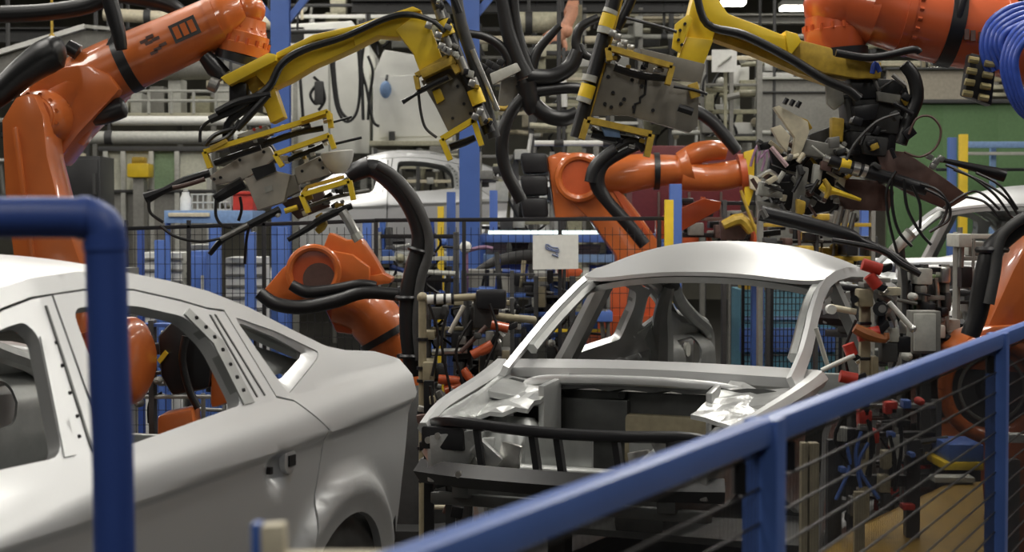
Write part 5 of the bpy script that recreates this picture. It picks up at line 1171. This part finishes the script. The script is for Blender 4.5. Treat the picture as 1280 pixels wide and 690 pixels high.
# cubicles with windows under the pipes
r = thing('cubicle', 'beige glazed cubicle wall under the pale pipes at left', 'partition', gz(195, 20))
bx(r, 128, 240, 268, 330, 20, .1, GREY, 'lower_wall', floor=True); bx(r, 122, 183, 275, 189, 19.95, .2, DGREY, 'top_bar')
for px in (133, 155, 190, 222, 262): vpost(r, px, 6, 186, 19.98, LGREY)
bx(r, 128, 237, 268, 241, 19.95, .15, DGREY, 'sill')
GLASS = mat('hazy_pane', (.72, .72, .60), .25, noise=.1)
for a, b in ((136, 152), (158, 187), (225, 259)): bx(r, a, 189, b, 237, 20.03, .02, GLASS, 'pane', 0)
bx(r, 193, 189, 219, 237, 20.03, .02, mat('green_pane', (.28, .40, .24), .4), 'pane', 0)
r = thing('yellow_lathe', 'small yellow machine behind the beige cubicle wall', 'machine', gz(172, 19.6))
bx(r, 158, 204, 186, 222, 19.6, .3, YELLOW, 'body', .03); bx(r, 164, 196, 180, 205, 19.62, .2, OCHRE, 'head', .02); bx(r, 166, 222, 180, 300, 19.65, .2, GREY, 'stand', floor=True)
r = thing('dark_cabinet', 'black tall cabinet left of the beige cubicle wall', 'cabinet', gz(103, 17)); bx(r, 80, 195, 126, 320, 17, .6, SBLACK, 'body', floor=True); bx(r, 83, 199, 123, 318, 16.98, .03, BLACK, 'door'); part('handle', MB().box(P(118, 230, 16.95), (.03, .03, .2)), DGREY, r)
r = thing('cream_post', 'slim cream post left of the black cabinet', 'post', gz(76, 16)); vpost(r, 76, 7, 180, 16, CREAM, 'tube'); part('foot', MB().box(gz(76, 16) + V((0,0,.01)), (.2, .2, .02)), CREAM, r)
# --- generic racks of pipework and machines
def rack(name, lab, cat, x0, x1, y0, y1, Y, seed, pal, n=26, d=.8, posts=3):
    """open machine frame with its own boxes, pipes, valves and hoses, standing on the floor"""
    rn = random.Random(seed); r = thing(name, lab, cat, gz((x0+x1)/2, Y))
    for i in range(posts):
        px = x0 + (x1-x0)*i/(posts-1); vpost(r, px, rn.uniform(4, 7), y0, Y, rn.choice([DGREY, DGREY, GREY]), 'frame_post', .1)
    for i in range(4):
        y = y0 + (y1-y0)*(i+.2)/4; hbar(r, x0, x1, y, Y, rn.uniform(3, 6), rn.choice(pal), 'frame_bar', .08)
    for k in range(n):
        x = rn.uniform(x0, x1); y = rn.uniform(y0, y1); m = rn.choice(pal); q = rn.random(); yy = Y + rn.uniform(-.15, d)
        if q < .42:
            w, h = rn.uniform(6, 24), rn.uniform(6, 26)
            part('unit_box', MB().box(P(x, y, yy), (S_(w, yy), rn.uniform(.1, .4), S_(h, yy))), m, r, bevel=.01)
        elif q < .60:
            L = rn.uniform(14, 50); part('pipe', MB().cyl(P(x-L/2, y, yy), P(x+L/2, y+rn.uniform(-6, 6), yy), S_(rn.uniform(1.5, 4), yy), n=8), m, r)
        elif q < .78:
            L = rn.uniform(14, 60); part('pipe', MB().cyl(P(x, y-L/2, yy), P(x+rn.uniform(-5, 5), y+L/2, yy), S_(rn.uniform(1.5, 4), yy), n=8), m, r)
        elif q < .88:
            part('valve', MB().lathe(P(x, y, yy-.05), (0, -1, 0), [(0, S_(rn.uniform(3, 7), yy)), (.06, S_(5, yy)), (.08, S_(2, yy))], 12), m, r)
        else:
            part('hose', tpx([(x, y, 1.8), (x+rn.uniform(-20, 20), y+rn.uniform(5, 20), 1.8), (x+rn.uniform(-25, 25), y+rn.uniform(25, 50), 1.8)], yy, 6, 4), BLACK, r)
    return r
PA = [PALEOL, OLIVE, LGREY, GREY, CREAM, WHITE, DGREY]
PB = [DGREY, GREY, SBLACK, DSTEEL, LGREY, OLIVE]
PC = [BLUE, DGREY, SBLACK, LGREY, WHITE, DBLUE, OLIVE]
PD = [DGREY, SBLACK, GREY, DSTEEL, TAN, RED, BLUE, LGREY]
rack('pipe_rack', 'pale pipe rack between the centre column and the hose ring', 'rack', 600, 668, 30, 170, 23.4, 1, PA, 24)
rack('pipe_rack', 'pale olive pipe rack behind the hose ring', 'rack', 664, 745, 60, 190, 18.4, 2, PA, 30)
rack('process_machine', 'olive machine frame behind the right gripper rail', 'machine', 730, 800, 10, 190, 22, 3, PA, 26)
rack('process_machine', 'pale machine frame high behind the dark gripper plate', 'machine', 796, 880, 14, 180, 23, 4, PA, 34)
rack('pipe_rack', 'pale vertical pipes beneath the right yellow beam', 'rack', 878, 948, 66, 200, 19, 5, PA, 34)
rack('pipe_rack', 'pale pipe rack in front of the grey panel at right', 'rack', 946, 1040, 70, 150, 24, 6, PA, 16)
rack('process_machine', 'grey machine frame behind the welding head', 'machine', 1030, 1150, 30, 200, 22, 7, PA, 26)
rack('process_machine', 'machine frame with pale boxes below the left white enclosure', 'machine', 366, 470, 160, 250, 25.8, 8, PA, 26)
rack('process_machine', 'machine frame under the right white enclosure', 'machine', 470, 576, 186, 260, 22.9, 9, PA, 26)
rack('process_machine', 'pale machine frame at far upper left behind the canopy', 'machine', -20, 110, 40, 240, 24, 10, PA, 30)
rack('process_machine', 'machine frame above the white enclosures', 'machine', 362, 560, 4, 60, 27, 11, PA, 24)
rack('process_machine', 'machine frame right of the beige cubicle', 'machine', 268, 362, 100, 260, 23, 12, PA, 30)
rack('weld_station', 'dark weld station left of the centre robot counterweight', 'machine', 600, 690, 190, 300, 16.5, 13, PB, 30)
rack('weld_station', 'blue and dark station behind the black fence left of the paper sign', 'machine', 474, 570, 290, 400, 13.0, 14, [BLUE, DGREY, SBLACK, SBLACK, DBLUE, LGREY, OLIVE], 40)
rack('weld_station', 'blue and dark station behind the black fence beneath the paper sign', 'machine', 580, 700, 338, 440, 12.5, 15, [SBLACK, SBLACK, DGREY, DGREY, DBLUE, BLUE, TAN, LGREY], 50, .3)
rack('weld_station', 'dark station between the low orange robot and the open car', 'machine', 536, 640, 372, 500, 9.4, 16, [SBLACK, SBLACK, DGREY, DGREY, DSTEEL, TAN, GREY], 64, .12)
rack('weld_station', 'dark station behind the open car, left windows', 'machine', 670, 760, 345, 430, 12.3, 17, PD+[YELLOW], 30, .2)
rack('weld_station', 'station with amber parts behind the yellow fence end post', 'machine', 850, 960, 250, 330, 14.2, 18, [OCHRE, SBLACK, DGREY, BROWN, RED_ORANGE, GREY], 34)
rack('weld_station', 'dark station under the welding head behind the open car roof', 'machine', 950, 1090, 256, 340, 11.9, 19, [OCHRE, SBLACK, SBLACK, DGREY, DSTEEL, BROWN], 60, .4)
rack('weld_station', 'dark station right of the open car, beside the green tubes', 'machine', 1128, 1182, 330, 470, 8.5, 20, [SBLACK, DGREY, DSTEEL, LGREY, GREY, SBLACK, STEEL], 70, .25)
rack('weld_station', 'dark station under the farther silver roof at right', 'machine', 1196, 1300, 290, 400, 9.8, 21, [SBLACK, DGREY, DSTEEL, LGREY, GREY], 36, .3)
rack('weld_station', 'dark low station behind the blue fence at lower right', 'machine', 1066, 1172, 500, 640, 7.5, 22, [SBLACK, DGREY, DSTEEL, RED, BROWN], 36, .1)
rack('weld_station', 'station seen through the rear windows of the left silver car', 'machine', 60, 320, 400, 520, 9.4, 23, [SBLACK, DGREY, DSTEEL, GREY, BLUE], 40)
rack('process_machine', 'dim machine frame far behind the green wall rail', 'machine', 1140, 1300, 88, 126, 21, 24, [PALEOL, GREY, TAN, OLIVE], 14)
# far faded robot
Yr = 19.5
r = thing('industrial_robot', 'small faded orange robot far behind the hose tangle', 'robot', gz(700, Yr))
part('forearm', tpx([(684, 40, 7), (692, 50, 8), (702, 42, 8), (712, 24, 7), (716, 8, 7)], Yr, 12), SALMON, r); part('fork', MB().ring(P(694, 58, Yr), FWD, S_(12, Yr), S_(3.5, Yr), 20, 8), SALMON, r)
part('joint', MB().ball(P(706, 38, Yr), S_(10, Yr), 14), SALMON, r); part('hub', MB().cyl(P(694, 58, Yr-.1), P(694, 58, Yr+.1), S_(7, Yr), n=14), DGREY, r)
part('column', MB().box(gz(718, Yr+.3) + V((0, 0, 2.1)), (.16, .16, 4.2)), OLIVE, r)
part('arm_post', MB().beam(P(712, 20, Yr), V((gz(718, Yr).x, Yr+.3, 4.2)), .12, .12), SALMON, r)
# sign, grey panel, green wall at right
r = thing('notice_board', 'square white notice board with a faint line, beneath the right yellow beam', 'sign', gz(905, 18.6))
bx(r, 890, 62, 921, 90, 18.6, .03, WHITE, 'board', 0); part('line', MB().cyl(P(898, 82, 18.585), P(914, 70, 18.585), .012, n=6), LGREY, r); vpost(r, 906, 4, 90, 18.7, OLIVE, 'stand')
r = thing('grey_partition', 'wide plain grey partition panel right of the notice board', 'partition', gz(1000, 20))
bx(r, 948, 98, 1062, 320, 20, .1, GREY, 'panel', floor=True); bx(r, 948, 114, 1062, 116, 19.97, .03, DGREY, 'joint'); bx(r, 946, 96, 1064, 99, 19.95, .2, LGREY, 'cap')
r = thing('green_screen_wall', 'green painted wall panel at the right behind the welding head', 'partition', gz(1220, 18.5))
for a, b in ((1110, 1178), (1179, 1247), (1248, 1330)): bx(r, a, 128, b, 320, 18.5, .08, GREEN, 'panel', .004, floor=True)
bx(r, 1108, 124, 1332, 129, 18.45, .16, DGREY, 'cap')
r = thing('tan_cladding', 'dull tan cladding band above the green wall panel', 'cladding', gz(1200, 19.6)); bx(r, 1110, 86, 1232, 320, 19.6, .1, mat('tan_sheet', (.28, .25, .20), .7), 'sheet', floor=True); bx(r, 1108, 84, 1234, 87, 19.56, .16, DGREY, 'cap')
r = thing('blue_handrail', 'blue handrail with white lower rail before the green wall', 'rail', gz(1260, 17.6))
hbar(r, 1208, 1330, 181, 17.6, 8, PBLUE, 'top_rail'); hbar(r, 1208, 1330, 192, 17.6, 4, LGREY, 'lower_rail'); hbar(r, 1170, 1330, 212, 17.6, 4, SBLACK, 'dark_rail')
for px in (1240, 1300): vpost(r, px, 7, 178, 17.7, PBLUE)
r = thing('dark_red_machine', 'dark red machine behind the centre robot wrist', 'machine', gz(870, 16.2)); bx(r, 790, 182, 926, 292, 16.2, .8, mat('dark_red', (.14, .015, .02), .5), 'body', .02)
for px in (798, 918): vpost(r, px, 8, 290, 16.6, DGREY, 'leg')
for px in (822, 860, 900): bx(r, px, 240, px+3, 300, 16.18, .02, BROWN, 'seam')
r = thing('machine_cover', 'narrow white machine cover beside the grey partition panel', 'machine', gz(1090, 19)); bx(r, 1062, 96, 1078, 140, 19, .2, WHITE, 'cover'); bx(r, 1060, 140, 1080, 320, 19.05, .2, GREY, 'body', floor=True)

# small far lamps that show under the roof
for k, (px, y, w) in enumerate(((716, 13, 52), (912, 4, 40), (992, 10, 34), (1172, 80, 34), (1240, 14, 30), (520, 2, 30))):
    Yl = 30 if k != 3 else 26
    r = thing('strip_lamp', ('far lit strip lamp above the faded robot', 'far lit strip lamp high beside the right yellow beam', 'far lit strip lamp left of the red orange wrist', 'low far strip lamp over the green wall', 'far lit strip lamp beyond the blue hoses', 'far lit strip lamp above the right white enclosure')[k], 'lamp', P(px, y, Yl))
    a = P(px, y, Yl); part('housing', MB().box(a + V((0, 0, .06)), (S_(w, Yl), .5, .08)), LGREY, r); part('tube', MB().box(a, (S_(w-3, Yl), .42, .06)), GLOW, r)
    for s in (-1, 1): part('hanger', MB().cyl(a + V((s*S_(w*.35, Yl), 0, .1)), V((a.x + s*S_(w*.35, Yl), Yl, CEILZ)), .012, n=6), DGREY, r)
